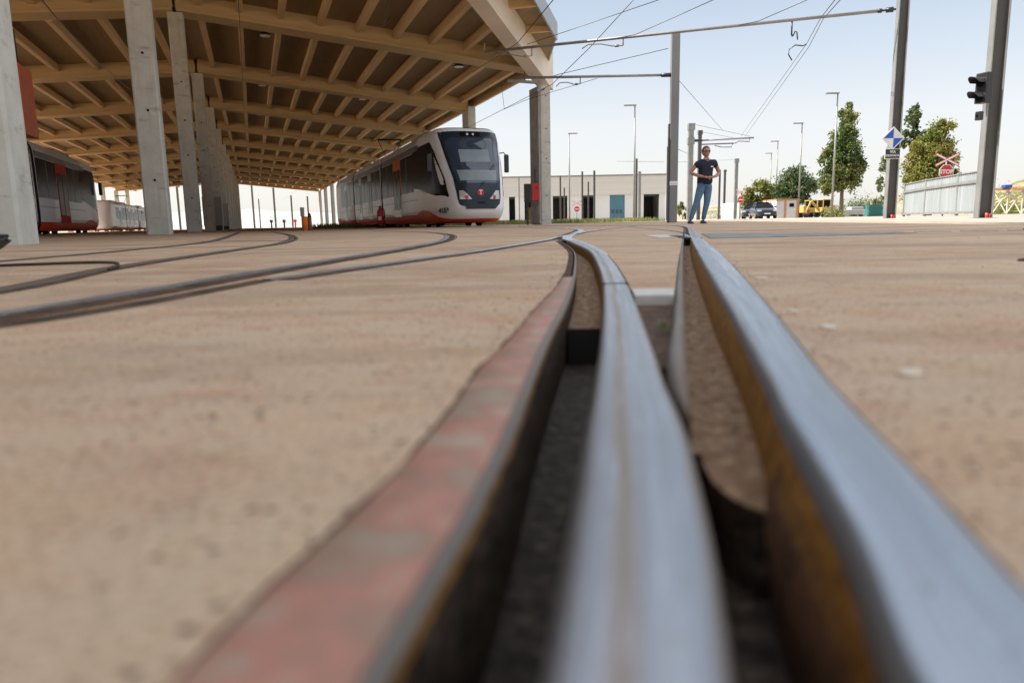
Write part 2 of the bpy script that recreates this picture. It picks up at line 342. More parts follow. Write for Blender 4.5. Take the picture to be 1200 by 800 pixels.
# ------------------------------------------------------------------ smooth curves x(Y)
def curve(pts, s0=.19, s1=None):
    pts = sorted([(Y, x) for x, Y in pts]); n = len(pts)
    h = [pts[i+1][0]-pts[i][0] for i in range(n-1)]; dl = [(pts[i+1][1]-pts[i][1])/h[i] for i in range(n-1)]
    m = [0]*n; m[0] = dl[0]; m[-1] = dl[-1]
    for i in range(1, n-1):
        if dl[i-1]*dl[i] <= 0: m[i] = 0
        else:
            w1 = 2*h[i]+h[i-1]; w2 = h[i]+2*h[i-1]; m[i] = (w1+w2)/(w1/dl[i-1]+w2/dl[i])
    def f(Y):
        if Y <= pts[0][0]: return pts[0][1]+(Y-pts[0][0])*s0
        if Y >= pts[-1][0]: return pts[-1][1]+(Y-pts[-1][0])*(m[-1] if s1 is None else s1)
        for i in range(n-1):
            if Y <= pts[i+1][0]:
                t = (Y-pts[i][0])/h[i]; t2 = t*t; t3 = t2*t
                return (2*t3-3*t2+1)*pts[i][1]+(t3-2*t2+t)*h[i]*m[i]+(-2*t3+3*t2)*pts[i+1][1]+(t3-t2)*h[i]*m[i+1]
    return f
b0 = curve([(-.086,.165),(-.076,.217),(-.061,.281),(-.038,.43),(-.027,.538),(-.006,.669),(.031,.932),(.083,1.28),(.150,1.914),(.225,2.886),(.265,4.3)])
b1 = curve([(-.033,.164),(-.026,.205),(-.015,.265),(.002,.39),(.017,.525),(.045,.75),(.065,.891),(.097,1.15),(.152,1.675),(.25,2.881),(.297,4.3)])
b2 = curve([(.004,.162),(.016,.237),(.034,.355),(.06,.521),(.105,.837),(.164,1.297),(.215,1.785),(.301,2.861),(.335,4.3)])
b3 = curve([(.054,.161),(.070,.235),(.084,.312),(.096,.386),(.108,.49),(.119,.571),(.139,.72),(.171,.967),(.224,1.401),(.287,1.993),(.375,3.1),(.418,4.3)])
b5 = curve([(.099,.386),(.106,.463),(.122,.557),(.175,.777),(.228,1.0),(.337,1.462),(.762,3.227),(1.022,4.3)])
b6 = curve([(.103,.406),(.128,.515),(.189,.775),(.278,1.156),(.771,3.221),(1.031,4.3)])
b8 = curve([(.091,.16),(.114,.235),(.137,.331),(.151,.391),(.173,.475),(.203,.601),(.254,.814),(.321,1.105),(.509,1.913),(1.071,4.3)])
b9 = curve([(.146,.16),(.154,.203),(.171,.275),(.197,.393),(.224,.506),(.276,.702),(.365,1.05),(.58,1.913),(1.135,4.3)])
rb = curve([(.088,.16),(.104,.235),(.116,.30),(.127,.345),(.146,.40),(.172,.50),(.196,.602),(.25,.85),(.345,1.27),(.69,2.75),(1.066,4.3)])
YE = 4.3
def stations(a, b, k=1.0):
    out = [a]; y = a
    while y < b:
        y += max(.012, .03*abs(y)+.0)*k; out.append(min(y, b))
    return out
def loft(mb, cols, Y0, Y1, mi=0, uvl=None, jit=None):
    """cols: list of (x(Y), z) ; z number or function"""
    ys = stations(Y0, Y1); uv = mb.bm.loops.layers.uv.verify(); V = []
    for Y in ys:
        V.append([mb.bm.verts.new((f(Y), Y, (z(Y) if callable(z) else z))) for f, z in cols])
    n = len(cols)-1
    us = [0]
    Ym = .5*(Y0+Y1)
    for j in range(n): us.append(us[-1]+math.hypot(cols[j+1][0](Ym)-cols[j][0](Ym), 0 if callable(cols[j][1]) or callable(cols[j+1][1]) else cols[j+1][1]-cols[j][1])+1e-5)
    tot = us[-1]
    for i in range(len(ys)-1):
        for j in range(n):
            f = mb.bm.faces.new((V[i][j], V[i][j+1], V[i+1][j+1], V[i+1][j])); f.smooth = True; f.material_index = mi
            for l, (a, b) in zip(f.loops, ((i, j), (i, j+1), (i+1, j+1), (i+1, j))): l[uv].uv = (us[b]/tot, ys[a]*10)
    return mb
def off(f, d): return lambda Y: f(Y)+d
def mix(f, g, t): return lambda Y: f(Y)*(1-t)+g(Y)*t
# ------------------------------------------------------------------ ground
XL, XR, YB = -1.6, 2.6, -1.2
def jag(f, a=.0022): return lambda Y: f(Y)+a*noise.noise((Y*75, 3.1, 0))+a*.8*noise.noise((Y*160, 1.1, 0))*min(1, Y+.3)+a*1.2*noise.noise((Y*17, 9, 0))
b0j = jag(b0)
g = MB()
loft(g, [(lambda Y: XL, 0), (b0j, 0)], YB, YE)
loft(g, [(b3, 0), (b5, 0)], 1.17, YE)
loft(g, [(off(b9, .001), 0), (lambda Y: XR, 0)], YB, YE)
W = 2500
for a, b in (((-W, YE), (W, W)), ((-W, -W), (W, YB)), ((-W, YB), (XL, YE)), ((XR, YB), (W, YE))):
    g.poly([(a[0], a[1], 0), (b[0], a[1], 0), (b[0], b[1], 0), (a[0], b[1], 0)])
g.poly([(b3(YE), YE, -.002), (b5(YE), YE, -.002), (b5(YE), YE+.02, -.002), (b3(YE), YE+.02, -.002)])
for f in g.bm.faces:
    if f.normal.z < 0: f.normal_flip()
tag(g.build('ground', M['ground'], norm=False), kind='structure')
# channel floors / hidden pit walls below the rails
f = MB()
loft(f, [(b1, -.036), (mix(b1, b2, .5), -.039), (b2, -.036)], 1.0, YE)
loft(f, [(off(b6, 0), -.04), (mix(b6, rb, .5), -.044), (off(rb, .004), -.04)], .46, YE)
tip = curve([(.139,.352),(.122,.372),(.117,.405),(.121,.445),(.128,.462)], 0)
loft(f, [(tip, -.04), (mix(tip, rb, .5), -.042), (off(rb, .004), -.04)], .352, .46)
struct('track_bed', f, M['silt'])
f = MB()
loft(f, [(off(b1, -.02), -.085), (mix(b1, b2, .5), -.088), (off(b2, .02), -.085)], YB, 1.0)
loft(f, [(off(b3, -.03), -.088), (mix(b3, b8, .5), -.092), (off(b8, .03), -.088)], YB, .75)
f.poly([(b1(1), 1, -.036), (b2(1), 1, -.036), (b2(1), 1, -.088), (b1(1), 1, -.088)], 1)  # step wall blackened: shade below the step put into its colour
loft(f, [(tip, -.0402), (off(tip, .004), -.09)], .352, .46)  # dark tip wall paints in the shade under the overhang
for b_, d in ((b0, -.02), (b9, .02)): loft(f, [(off(b_, d), -.004), (off(b_, d), -.09)], YB, YE)
f.poly([(b1(YE), YE, -.04), (b2(YE), YE, -.04), (b2(YE), YE, 0), (b1(YE), YE, 0)]); f.poly([(b6(YE), YE, -.045), (b8(YE), YE, -.045), (b8(YE), YE, 0), (b6(YE), YE, 0)])
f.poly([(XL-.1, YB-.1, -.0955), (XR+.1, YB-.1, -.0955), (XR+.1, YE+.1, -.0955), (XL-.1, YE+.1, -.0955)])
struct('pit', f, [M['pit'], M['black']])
f = MB(); loft(f, [(off(b0j, -.0024), .0005), (off(b0, .0012), .0006)], YB, 1.6); struct('track_joint', f, M['darkline'])
# recess in the wedge between the rails
f = MB(); loft(f, [(b3, -.012), (b5, -.012)], .60, 1.06)
loft(f, [(b3, -.012), (b3, -.05)], .60, 1.06)
loft(f, [(b3, -.06), (b5, -.06)], .386, .62)
struct('track_recess', f, M['dkrust'])
r = MB()
x0, x1 = b3(1.11)+.002, b5(1.11)-.002
r.prism([(b3(1.06)+.001, 1.06), (b5(1.06)-.001, 1.06), (b5(1.165)-.001, 1.165), (b3(1.165)+.001, 1.165)], lambda a, b, t: Vector((a, b, t)), -.012, .003)
one('steel_plate', r, M['plate'], 'small pale steel plate bridging the wedge between the two near rails', 'plate')
# ------------------------------------------------------------------ near rails (real grooved sections)
def rail_far(name, pts, w, lab, grp=None, m='steel', zt=.0025, dark=None, side=1, parent=None):
    """rail head following plan points; dark = width of the dirty groove beside it"""
    P = [Vector((x, y, 0)) for x, y in pts]
    # Catmull-Rom resample
    Q = []
    for i in range(len(P)-1):
        a = P[max(i-1, 0)]; b = P[i]; c = P[i+1]; d = P[min(i+2, len(P)-1)]
        for k in range(10):
            t = k/10; Q.append(.5*((2*b)+(c-a)*t+(2*a-5*b+4*c-d)*t*t+(3*b-a-3*c+d)*t**3))
    Q.append(P[-1])
    def ribbon(mb, o0, o1, z0, z1, mi=0):
        uv = mb.bm.loops.layers.uv.verify(); V = []
        for i, q in enumerate(Q):
            d = (Q[min(i+1, len(Q)-1)]-Q[max(i-1, 0)]).normalized(); n = Vector((d.y, -d.x, 0))
            e = min(.006, (o1-o0)/5)
            V.append([mb.bm.verts.new(q+n*o+Vector((0, 0, z))) for o, z in ((o0, z0), (o0, z1-.002), (o0+e, z1), (o1-e, z1), (o1, z1-.002), (o1, z0))])
        for i in range(len(Q)-1):
            for j in range(5):
                fc = mb.bm.faces.new((V[i][j], V[i][j+1], V[i+1][j+1], V[i+1][j])); fc.smooth = False; fc.material_index = mi
                for l, (a, b) in zip(fc.loops, ((i, j), (i, j+1), (i+1, j+1), (i+1, j))): l[uv].uv = (b/5, i*1.0)
    root = parent
    if root is None:
        root = empty(name, (0, 0, 0)); tag(root, lab, 'rail', grp)
    mb = MB(); ribbon(mb, -w/2, w/2, -.01, zt); mb.build('head', M[m], root)
    if dark:
        mb = MB(); a, b = (w/2+.001, w/2+dark) if side > 0 else (-w/2-dark, -w/2-.001)
        ribbon(mb, a, b, -.008, .0012); mb.build('groove', M['darkline'], root)
        mb = MB(); a, b = (w/2+dark+.001, w/2+dark+.014) if side > 0 else (-w/2-dark-.014, -w/2-dark-.001)
        ribbon(mb, a, b, -.01, zt-.001); mb.build('groove_lip', M['dkrust'], root)
    return root
rt = empty('crossing_rail', (0, 0, 0), 0, 'wide polished middle rail curving away left from the foreground, dark groove on its left', 'rail')
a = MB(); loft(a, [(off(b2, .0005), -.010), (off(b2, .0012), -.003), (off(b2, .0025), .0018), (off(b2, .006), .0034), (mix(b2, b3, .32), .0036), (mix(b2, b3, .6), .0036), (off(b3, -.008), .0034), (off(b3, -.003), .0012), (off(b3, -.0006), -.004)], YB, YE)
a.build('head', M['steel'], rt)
a = MB(); loft(a, [(off(b2, .0005), -.010), (off(b2, -.003), -.05), (off(b2, .004), -.09)], YB, YE); loft(a, [(off(b3, -.0006), -.004), (off(b3, .001), -.05), (off(b3, -.008), -.09)], YB, 1.2); a.build('web', M['ochre'], rt)
a = MB(); loft(a, [(b0, .0005), (off(b0, .002), .0025), (mix(b0, b1, .5), .003), (off(b1, -.0055), .003)], YB, 1.45); a.build('side_plate', M['pink'], rt)
a = MB(); loft(a, [(lambda Y: max(b0(Y), b1(Y)-.0055), .0028), (lambda Y: max(b0(Y), b1(Y)-.004), .0036), (off(b1, -.002), .0035), (b1, -.001)], YB, YE); a.build('groove_lip', M['steel2'], rt)
a = MB(); loft(a, [(b1, -.001), (off(b1, .0008), -.004), (off(b1, -.001), -.008)], YB, YE); a.build('lip_edge', M['ochre'], rt)
a = MB(); loft(a, [(off(b1, -.001), -.008), (off(b1, -.004), -.09)], YB, YE); a.build('groove_wall', M['pit'], rt)  # near-black wall colour stands in for the shade inside the groove
a = MB(); loft(a, [(b0, .0006), (lambda Y: max(b0(Y)+.004, b1(Y)-.0095), .0006)], 1.44, YE); a.build('grout_strip', M['darkline'], rt)
a = MB(); a.prism([(b2(1.262)+.001, 1.262), (b3(1.262)-.0005, 1.262), (b3(1.27)-.0005, 1.2655), (b2(1.27)+.001, 1.2655)], lambda x, y, t: Vector((x, y, t)), .002, .0047); a.build('joint_line', M['dkrust'], rt)
rt = empty('running_rail', (0, 0, 0), 0, 'bright blue-grey right rail running straight to the standing woman, ochre rust on its inner face', 'rail')
a = MB(); loft(a, [(off(b8, 0), -.008), (off(b8, .0008), -.001), (off(b8, .004), .004), (off(b8, .009), .0058), (mix(b8, b9, .4), .0062), (mix(b8, b9, .7), .0058), (off(b9, -.007), .0045), (off(b9, -.002), .002), (off(b9, 0), -.004)], YB, YE)
a.build('head', M['steel3'], rt)
a = MB(); loft(a, [(b8, -.008), (mix(b8, rb, .35), -.018), (mix(b8, rb, .85), -.032), (rb, -.045)], .37, YE); loft(a, [(b8, -.008), (mix(b8, rb, .25), -.015)], YB, .37); loft(a, [(mix(b8, rb, .25), -.015), (mix(b8, rb, .6), -.024)], YB, .37, mi=2); loft(a, [(mix(b8, rb, .6), -.024), (mix(b8, rb, .85), -.03), (rb, -.045)], YB, .37, mi=1); loft(a, [(rb, -.045), (off(rb, .006), -.09)], YB, .5, mi=1); a.build('web', [M['ochre'], M['dkrust'], M['ochmid']], rt)
a = MB(); loft(a, [(b5, -.03), (off(b5, .0003), -.002), (mix(b5, b6, .3), .0022), (mix(b5, b6, .75), .0022), (b6, -.001), (off(b6, .0005), -.045)], .40, YE); a.build('guard_lip', M['steel2'], rt)
rail_far('rail_end', [(b8(YE)+.032, YE-.02), (1.5, 5.94), (1.95, 7.8), (2.42, 9.8), (2.82, 11.8), (2.95, 13.2), (2.7, 15), (1.9, 17.3), (.3, 20)], .064, '', m='steel', zt=.006, dark=.035, side=-1, parent=rt)
for o in children(rt):
    pass
# far rails
rail_far('curved_rail', [((b2(YE)+b3(YE))/2, YE-.02), (.42, 5.35), (.71, 7.6), (.93, 9.5), (.97, 11.4), (.80, 13.6), (.1, 15.6), (-1.2, 17.6), (-3, 19.5)], .07,
         'rail bending back left beyond the frog, in front of the nearest tram', m='steelfar', dark=.035, side=-1)
rc_ = rail_far('crossing_rail', [(-.53, 1.56), (-.419, 1.988), (-.134, 2.993), (.231, 4.632), (.345, 5.337), (.884, 8.13), (1.5, 10.8), (2.06, 13.0), (2.9, 16.2)], .030,
         'grey rail running diagonally from the left edge to the frog on the middle rail', m='steelfar', dark=.045, side=1)
rail_far('groove', [(-.90, .2), (-.66, .80), (-.585, 1.054), (-.53, 1.56)], .06, '', m='darkline', zt=.0012, parent=rc_)
rail_far('curved_rail', [(-.98, .2), (-.76, .85), (-.70, 1.2), (-.664, 1.76), (-.603, 2.477), (-.524, 3.396), (-.475, 4.743), (-.55, 6.3), (-.75, 8), (-1.36, 10.7), (-2.7, 14)], .042,
         'bluish rail at the left edge that curls back below the nearest tram nose', m='steelfar', dark=.055, side=1)
rail_far('curved_rail', [(-.95, .6), (-1.032, 1.452), (-1.231, 2.248), (-1.459, 3.897), (-1.643, 5.158), (-2.235, 7.412), (-3.4, 11), (-5.65, 17.2)], .05,
         'dull brown rail curving left into the canopy past the orange bollards', m='steel2', dark=.03, side=1)
rail_far('curved_rail', [(-1.9, 1.4), (-2.047, 2.901), (-2.166, 4.018), (-2.667, 6.4), (-4.6, 12), (-7.335, 19.7)], .05,
         'thin dark rail curving left close to the foot of the second white column', m='steel2', dark=.03, side=1)
rail_far('thin_rail', [(1.115, 4.45), (1.425, 6.2), (1.645, 8.26), (1.98, 12.45), (2.06, 13.0)], .045, 'thin rail joining the bright right rail beside the dark pit at the woman\'s feet', m='steel', dark=.03, side=1)
rail_far('joint_strip', [(-2.9, 6.53), (-2.3, 6.28), (-1.85, 6.06)], .03, 'short dark joint strip crossing between the two brown rails at left', m='steel2')
a = MB(); a.tube([(-2.3, 2.2, .008), (-1.9, 2.28, .008), (-1.653, 2.338, .008), (-1.436, 2.407, .009), (-1.36, 2.40, .009), (-1.30, 2.36, .009), (-1.25, 2.30, .009), (-1.20, 2.21, .008), (-1.16, 2.12, .007), (-1.13, 2.03, .004)], .005, 8)
one('cable', a, M['rubber'], 'thick black cable lying on the ground at the left edge', 'cable')
a = MB(); a.prism([(1.04, 4.25), (1.06, 4.85), (1.10, 4.98), (1.17, 4.98), (1.10, 4.45), (1.075, 4.25)], lambda x, y, t: Vector((x, y, t)), -.01, .0035)
one('rail_joint_block', a, M['black'], 'black hollow block wedged beside the right rail where the thin rail joins', 'rail joint')
a = MB(); a.prism([(.93, 4.55), (.99, 5.4), (1.16, 5.4), (1.08, 4.55)], lambda x, y, t: Vector((x, y, t)), -.01, .003)
one('steel_plate', a, M['plate'], 'grey steel plate left of the black joint block', 'plate')
a = MB()
P = [(1.45, 5.5), (1.75, 5.2), (2.05, 4.88), (2.5, 4.66), (2.5, 4.45), (2.05, 4.3), (1.6, 4.15), (1.14, 4.12)]
a.prism(P, lambda x, y, t: Vector((x, y, t)), -.01, .004)
one('drain_cover', a, M['drain'], 'long grey drainage channel cover across the ground right of the bright rail', 'drain')
a = MB()
for i in range(6):
    x = 2.35+i*.27; y = 4.74-.05*i; a.prism([(x, y), (x+.2, y-.06), (x+.21, y-.035), (x+.01, y+.03)], lambda X, Y, t: Vector((X, Y+.0, t)), .002, .0075)
one('drain_edging', a, M['plate'], 'pale broken metal edging along the drainage channel', 'drain edging')
# pebbles and scraps
def pebble(x, y, r, fl, label, m='stone', grp=None):
    a = MB(); a.ball((0, 0, 0), (r, r*1.25, r*fl), 10)
    for v in a.bm.verts: v.co *= 1+.25*noise.noise(v.co*60+Vector((x*9, y*9, 0)))
    o = one('pebble', a, M[m], label, 'pebble', grp); o.location = (x, y, r*fl*.3); o.rotation_euler.z = x*9; return o
pebble(.285, .505, .0095, .35, 'largest pale pebble right of the bright rail')
pebble(.325, .73, .010, .3, 'pale flat pebble beyond the largest one, right of the bright rail')
pebble(.34, .86, .007, .3, 'small pale pebble farther along the edge of the bright rail')
pebble(.47, 1.35, .012, .25, 'farthest small pale pebble beside the bright rail')
pebble(1.22, 1.7, .016, .35, 'small dark scrap on the open ground at right', 'dkrust')
pebble(3.3, 4.6, .035, .4, 'dark lump on the ground beyond the drainage channel', 'dkrust')
a = MB(); rg = random.Random(5)
def grit(x, y, z, r):
    v = [Vector((x, y, z))+Vector((rg.gauss(0, 1), rg.gauss(0, 1), rg.gauss(0, .6))).normalized()*r*rg.uniform(.6, 1.1) for _ in range(6)]
    vs_ = [a.bm.verts.new(p_) for p_ in v]
    for q in ((0, 1, 2), (0, 2, 3), (0, 3, 4), (1, 2, 5), (2, 3, 5), (3, 4, 5), (0, 4, 1), (4, 1, 5)): a.bm.faces.new([vs_[i_] for i_ in q])
for k in range(1500):
    Y = .25*math.exp(rg.uniform(0, 2.6)); t = rg.random(); r_ = rg.choice((.0007, .001, .0014, .002))*(1+Y*.35)
    if t < .22: x = b9(Y)+abs(rg.gauss(0, .02))+.003; z = .0004
    elif t < .40: x = b0(Y)-abs(rg.gauss(0, .03))-.002; z = .0004
    elif t < .52 and Y > 1.02: x = b1(Y)*.8+b2(Y)*.2+rg.random()*.6*(b2(Y)-b1(Y)); z = -.036
    elif t < .72 and Y > .47: x = b6(Y)+rg.uniform(.1, .85)*(rb(Y)-b6(Y)); z = -.041
    elif t < .78 and .62 < Y < 1.04: x = b3(Y)+rg.uniform(.1, .9)*(b5(Y)-b3(Y)); z = -.011
    else:
        x = rg.uniform(-1.5, 2.4); z = .0004
        if b0(Y)-.003 < x < b9(Y)+.003: continue
    grit(x, Y, z, r_)
tag(a.build('grit', M['gritm'], norm=False), 'loose grit and crumbs scattered along the rails', 'grit', kind='stuff')
# little weed beside the guard lip
a = MB()
for k in range(16):
    an = random.uniform(0, 2*PI); L = random.uniform(.006, .014); w = .003; c = Vector((.172+random.uniform(-.006, .006), .80+random.uniform(-.03, .02), -.008))
    d = Vector((math.cos(an)*.7, math.sin(an)*.7, .9)).normalized(); s = d.cross(Vector((0, 0, 1))).normalized()*w
    a.poly([c, c+d*L*.5+s, c+d*L, c+d*L*.5-s])
one('weed', a, M['leafp'], 'tiny green weed growing between guard lip and middle rail', 'weed')
# ------------------------------------------------------------------ pale pavement, dark floor sheet, grass
a = MB(); kx = lambda Y: 4.8+.237*(Y-6.8)
P = [(kx(-2), -2), (kx(6.8), 6.8), (kx(20), 20), (kx(33), 33), (7.6, 33.5), (-10, 60), (-10, 190), (400, 190), (400, -2)]
a.prism(P, lambda x, y, t: Vector((x, y, t)), -.05, .022); struct('pavement', a, M['pave'])
B0v = Vector((-8.02, 16.70, 0)); DD = Vector((-.3327, .943, 0)); NN = Vector((.943, .3327, 0)); S = 10.533
def H(u, w, z=0): return B0v + DD*u + NN*w + Vector((0, 0, z))
a = MB(); a.prism([(34, -10), (34, 3.6), (118, 3.6), (118, -10)], lambda u, w, t: H(u, w, t), -.05, .012); struct('dark_floor', a, M['dark_floor'])  # dark grey-brown sheet laid over the ground under the canopy
a = MB()
def blades(mb, n, pos, h, w):
    for k in range(n):
        p = pos(); an = random.uniform(0, PI); hh = h*random.uniform(.5, 1.3)
        s = Vector((math.cos(an), math.sin(an), 0))*w; l = Vector((random.uniform(-.3, .3), random.uniform(-.3, .3), 1))*hh
        mb.poly([p-s, p+s, p+l])
blades(a, 9000, lambda: Vector((random.uniform(-12, 9), random.uniform(42, 54), 0)), .26, .05)
tag(a.build('grass', M['grass'], norm=False), 'strip of rough grass in front of the white workshop', 'grass', kind='stuff')
# ------------------------------------------------------------------ canopy
can = empty('depot_canopy', H(0, 0), math.atan2(DD.y, DD.x), 'large open tram depot canopy with orange timber beams on pale concrete columns', 'canopy')
inv = Matrix.Translation(-can.location); inv = Matrix.Rotation(-can.rotation_euler.z, 4, 'Z') @ inv
def part(mb, name, m, parent=can):
    bmesh.ops.transform(mb.bm, matrix=inv, verts=mb.bm.verts); return mb.build(name, m, parent)
WR, WL = 13.82, -17.0
ZB = lambda w: 7.52-.0975*abs(w) if w > 0 else 7.52-.0955*abs(w)
DEP = .72
def col(u, w, ztop, wn=.5, wd=.6, m='conc', holes=True):
    a = MB(); h = [(-wd/2, -wn/2), (wd/2, -wn/2), (wd/2, wn/2), (-wd/2, wn/2)]; c = .03
    pts = [(-wd/2+c, -wn/2), (wd/2-c, -wn/2), (wd/2, -wn/2+c), (wd/2, wn/2-c), (wd/2-c, wn/2), (-wd/2+c, wn/2), (-wd/2, wn/2-c), (-wd/2, -wn/2+c)]
    a.prism(pts, lambda p, q, t: H(u+p, w+q, t), -.1, ztop); o = part(a, 'column', M[m])
    if holes:
        b = MB()
        for z in (1.2, 2.7, 3.9, 5.2):
            if z < ztop: 
                cc = H(u-wd/2, w+.02, z); b.tube([cc+DD*.01, cc-DD*.004], .03, 8)
        part(b, 'anchor_hole', M['black'], o) if False else b.build('anchor_hole', M['black'], o)
        hb = children(o)[-1]; hb.data.transform(inv)
    return o
for i in range(-1, 12):
    col(i*S, -.2 if i < 0 else 0, 7.5, .5, .58, 'conc', i < 5)
    if i >= 1: col(i*S, WR-.15, (5.6 if i == 1 else ZB(WR)+.2), .45, 1.15 if i < 11 else .7, 'conc', i < 3)
    if i >= 2: col(i*S, WL, 7.4 if i == 11 else ZB(WL)+.1, .5, .6, 'conc', False)
# ribbed steel cladding on the front face of the first right column
a = MB()
for k in range(7):
    uq = S-.5+k*.165; a.bar(H(uq, WR-.15-.24, .05), H(uq, WR-.15-.24, 5.6), .09, .05)
part(a, 'pipe_ribs', M['ribs'])
def beam(p, q, wdt, dep, m='wood', name='beam', up=0):
    a = MB(); P, Q = Vector(p), Vector(q); a.bar(P+Vector((0, 0, dep/2+.10)), Q+Vector((0, 0, dep/2+.10)), wdt*.86, dep, bev=.02)
    o = part(a, name, M[m])
    b = MB(); b.bar(P+Vector((0, 0, .045)), Q+Vector((0, 0, .045)), wdt, .09, bev=.015); b.build('soffit_board', M[m], o).data.transform(inv)
    return o
FRONT = 2
RC = Vector((1.376, 31.62, 0)); LC = H(-S, 0); ed = (LC-RC).normalized(); en = Vector((ed.y, -ed.x, 0)); en = en if en.x > 0 else -en
for i in range(0, 12):
    u = i*S
    if i == 0:
        # meets the slanting front beam
        t = None
        # intersection of line H(0,w) with RC + ed*s
        d0 = H(0, 0)-RC; det = NN.x*(-ed.y)-NN.y*(-ed.x); wq = ((-d0.x)*(-ed.y)-(-d0.y)*(-ed.x))/det
        beam(H(u, .06, ZB(0)), H(u, wq, ZB(wq)), 1.0, DEP)
    else: beam(H(u, .06, ZB(0)), H(u, WR-(.3 if i > 1 else .1), ZB(WR)-.0), 1.0, DEP if i < 11 else 1.0)
    beam(H(u, -.06, ZB(0)), H(u, WL, ZB(WL) if i < 11 else 7.45), 1.0, DEP if i < 11 else 1.0)
    a = MB(); a.box((-.45, -.025, 0), (.45, .025, DEP)); bmesh.ops.transform(a.bm, matrix=Matrix.Translation(H(u, 0, ZB(0)+.05)) @ Matrix.Rotation(math.atan2(DD.y, DD.x), 4, 'Z'), verts=a.bm.verts); part(a, 'joint_plate', M['black2'])
# slanting front beam, pale and deep, from right column towards the first column of the middle row and beyond
zc = lambda s: 5.72+(7.35-5.72)*s/25.5
a = MB(); s1 = 44
p = RC-ed*.35; q = RC+ed*s1
zlo = [(-.95, 5.72), (25.5, 7.30), (44, 7.25)]; zhi = [(-.95, 7.30), (25.5, 8.02), (44, 8.0)]
rows = []
for (sq, z0), (_, z1) in zip(zlo, zhi):
    c_ = RC+ed*sq+en*.14; rows.append([c_+en*.28+Vector((0, 0, z0)), c_+en*.28+Vector((0, 0, z1)), c_-en*.28+Vector((0, 0, z1)), c_-en*.28+Vector((0, 0, z0)), c_+en*.28+Vector((0, 0, z0))])
Vg = a.grid(rows, smooth=False); a.bm.faces.new(Vg[0][:4]); a.bm.faces.new(Vg[-1][:4])
part(a, 'slanting_beam', M['woodp'])
# roof deck: polygons
DZ = lambda w: (8.12-.0975*w) if w > 0 else (8.12+.0955*w)
UE = 11*S+1.2
def lerp_line(s, o_): return RC+ed*s+en*o_
OV = 1.35
# right half: corner at right column, along slanting edge with overhang
def toUW(P): d = P-B0v; return d.dot(DD), d.dot(NN)
A1 = toUW(lerp_line(3.6, OV)); 
A2 = toUW(lerp_line(s1, OV))
# slant edge crosses w=0 at
tt = A1[1]/(A1[1]-A2[1]); AX = (A1[0]+(A2[0]-A1[0])*tt, 0)
def slab(pts, zf, th, name, m):
    mb = MB(); A = [mb.bm.verts.new(H(u, w, zf(w))) for u, w in pts]; B = [mb.bm.verts.new(H(u, w, zf(w)+th)) for u, w in pts]; n = len(pts)
    mb.bm.faces.new(A); mb.bm.faces.new(B[::-1])
    for k in range(n): mb.bm.faces.new((A[k], A[(k+1) % n], B[(k+1) % n], B[k]))
    return part(mb, name, m)
slab([A1, AX, (UE, 0), (UE, WR+.35), (S+.3, WR+.35)], DZ, .16, 'roof_deck', M['deck'])
slab([AX, A2, (A2[0], WL-.5), (UE, WL-.5), (UE, 0)], DZ, .16, 'roof_deck', M['deck'])
# fascias
def fasc(P, Q, h=.62):
    mb = MB(); P3 = H(P[0], P[1], DZ(P[1])); Q3 = H(Q[0], Q[1], DZ(Q[1])); mb.bar(P3+Vector((0, 0, .12)), Q3+Vector((0, 0, .12)), .06, h); part(mb, 'fascia', M['fascia'])
fasc(A1, AX); fasc(AX, A2); fasc((S+.3, WR+.38), (UE, WR+.38), .22); fasc(A1, (S+.3, WR+.36), .3)
a = MB(); a.bar(H(S+.3, WR+.1, DZ(WR)-.18), H(UE, WR+.1, DZ(WR)-.18), .16, .36); part(a, 'edge_beam', M['wood'])
# joists
JR = [.75+1.375*k for k in range(10)]; JL = [-1.0-1.62*k for k in range(10)]
def slant_u(w, o_=.3):
    # u where the slanting beam's inner face is at lateral w
    p1 = toUW(lerp_line(0, -o_)); p2 = toUW(lerp_line(s1, -o_)); return p1[0]+(p2[0]-p1[0])*(w-p1[1])/(p2[1]-p1[1])
rest = MB(); cnt = 0
for i in range(0, 11):
    for w in JR+JL:
        u0, u1 = i*S+.45, (i+1)*S-.45
        if w > 0 and i == 0: u0 = max(u0, slant_u(w)); 
        z = DZ(w)-.16
        if u1-u0 < .3: continue
        P, Q = H(u0, w, z), H(u1, w, z)
        if (i <= 4 and w > 0) or (i in (1, 2, 3, 4) and w < 0 and w > -15) or (i==0 and w>0):
            if cnt < 99:
                b = MB(); b.bar(P, Q, .2, .32, bev=.01); part(b, 'joist', M['joist']); cnt += 1; continue
        rest.bar(P, Q, .2, .32)
for w in JR:       # first bay in front of the left middle frames
    if slant_u(w) < -.5: rest.bar(H(slant_u(w), w, DZ(w)-.16), H(-.45, w, DZ(w)-.16), .2, .32)
o = part(rest, 'joist', M['joist']); o["kind"] = "stuff"
# outriggers under the slanting overhang
for k in range(9):
    s = 4.6+k*2.6; b = MB(); P = lerp_line(s, .25); Q = lerp_line(s, OV-.05); wq = toUW(P)[1]; b.bar(P+Vector((0, 0, DZ(wq)-.13)), Q+Vector((0, 0, DZ(wq)-.13)), .16, .24); part(b, 'outrigger', M['joist'])
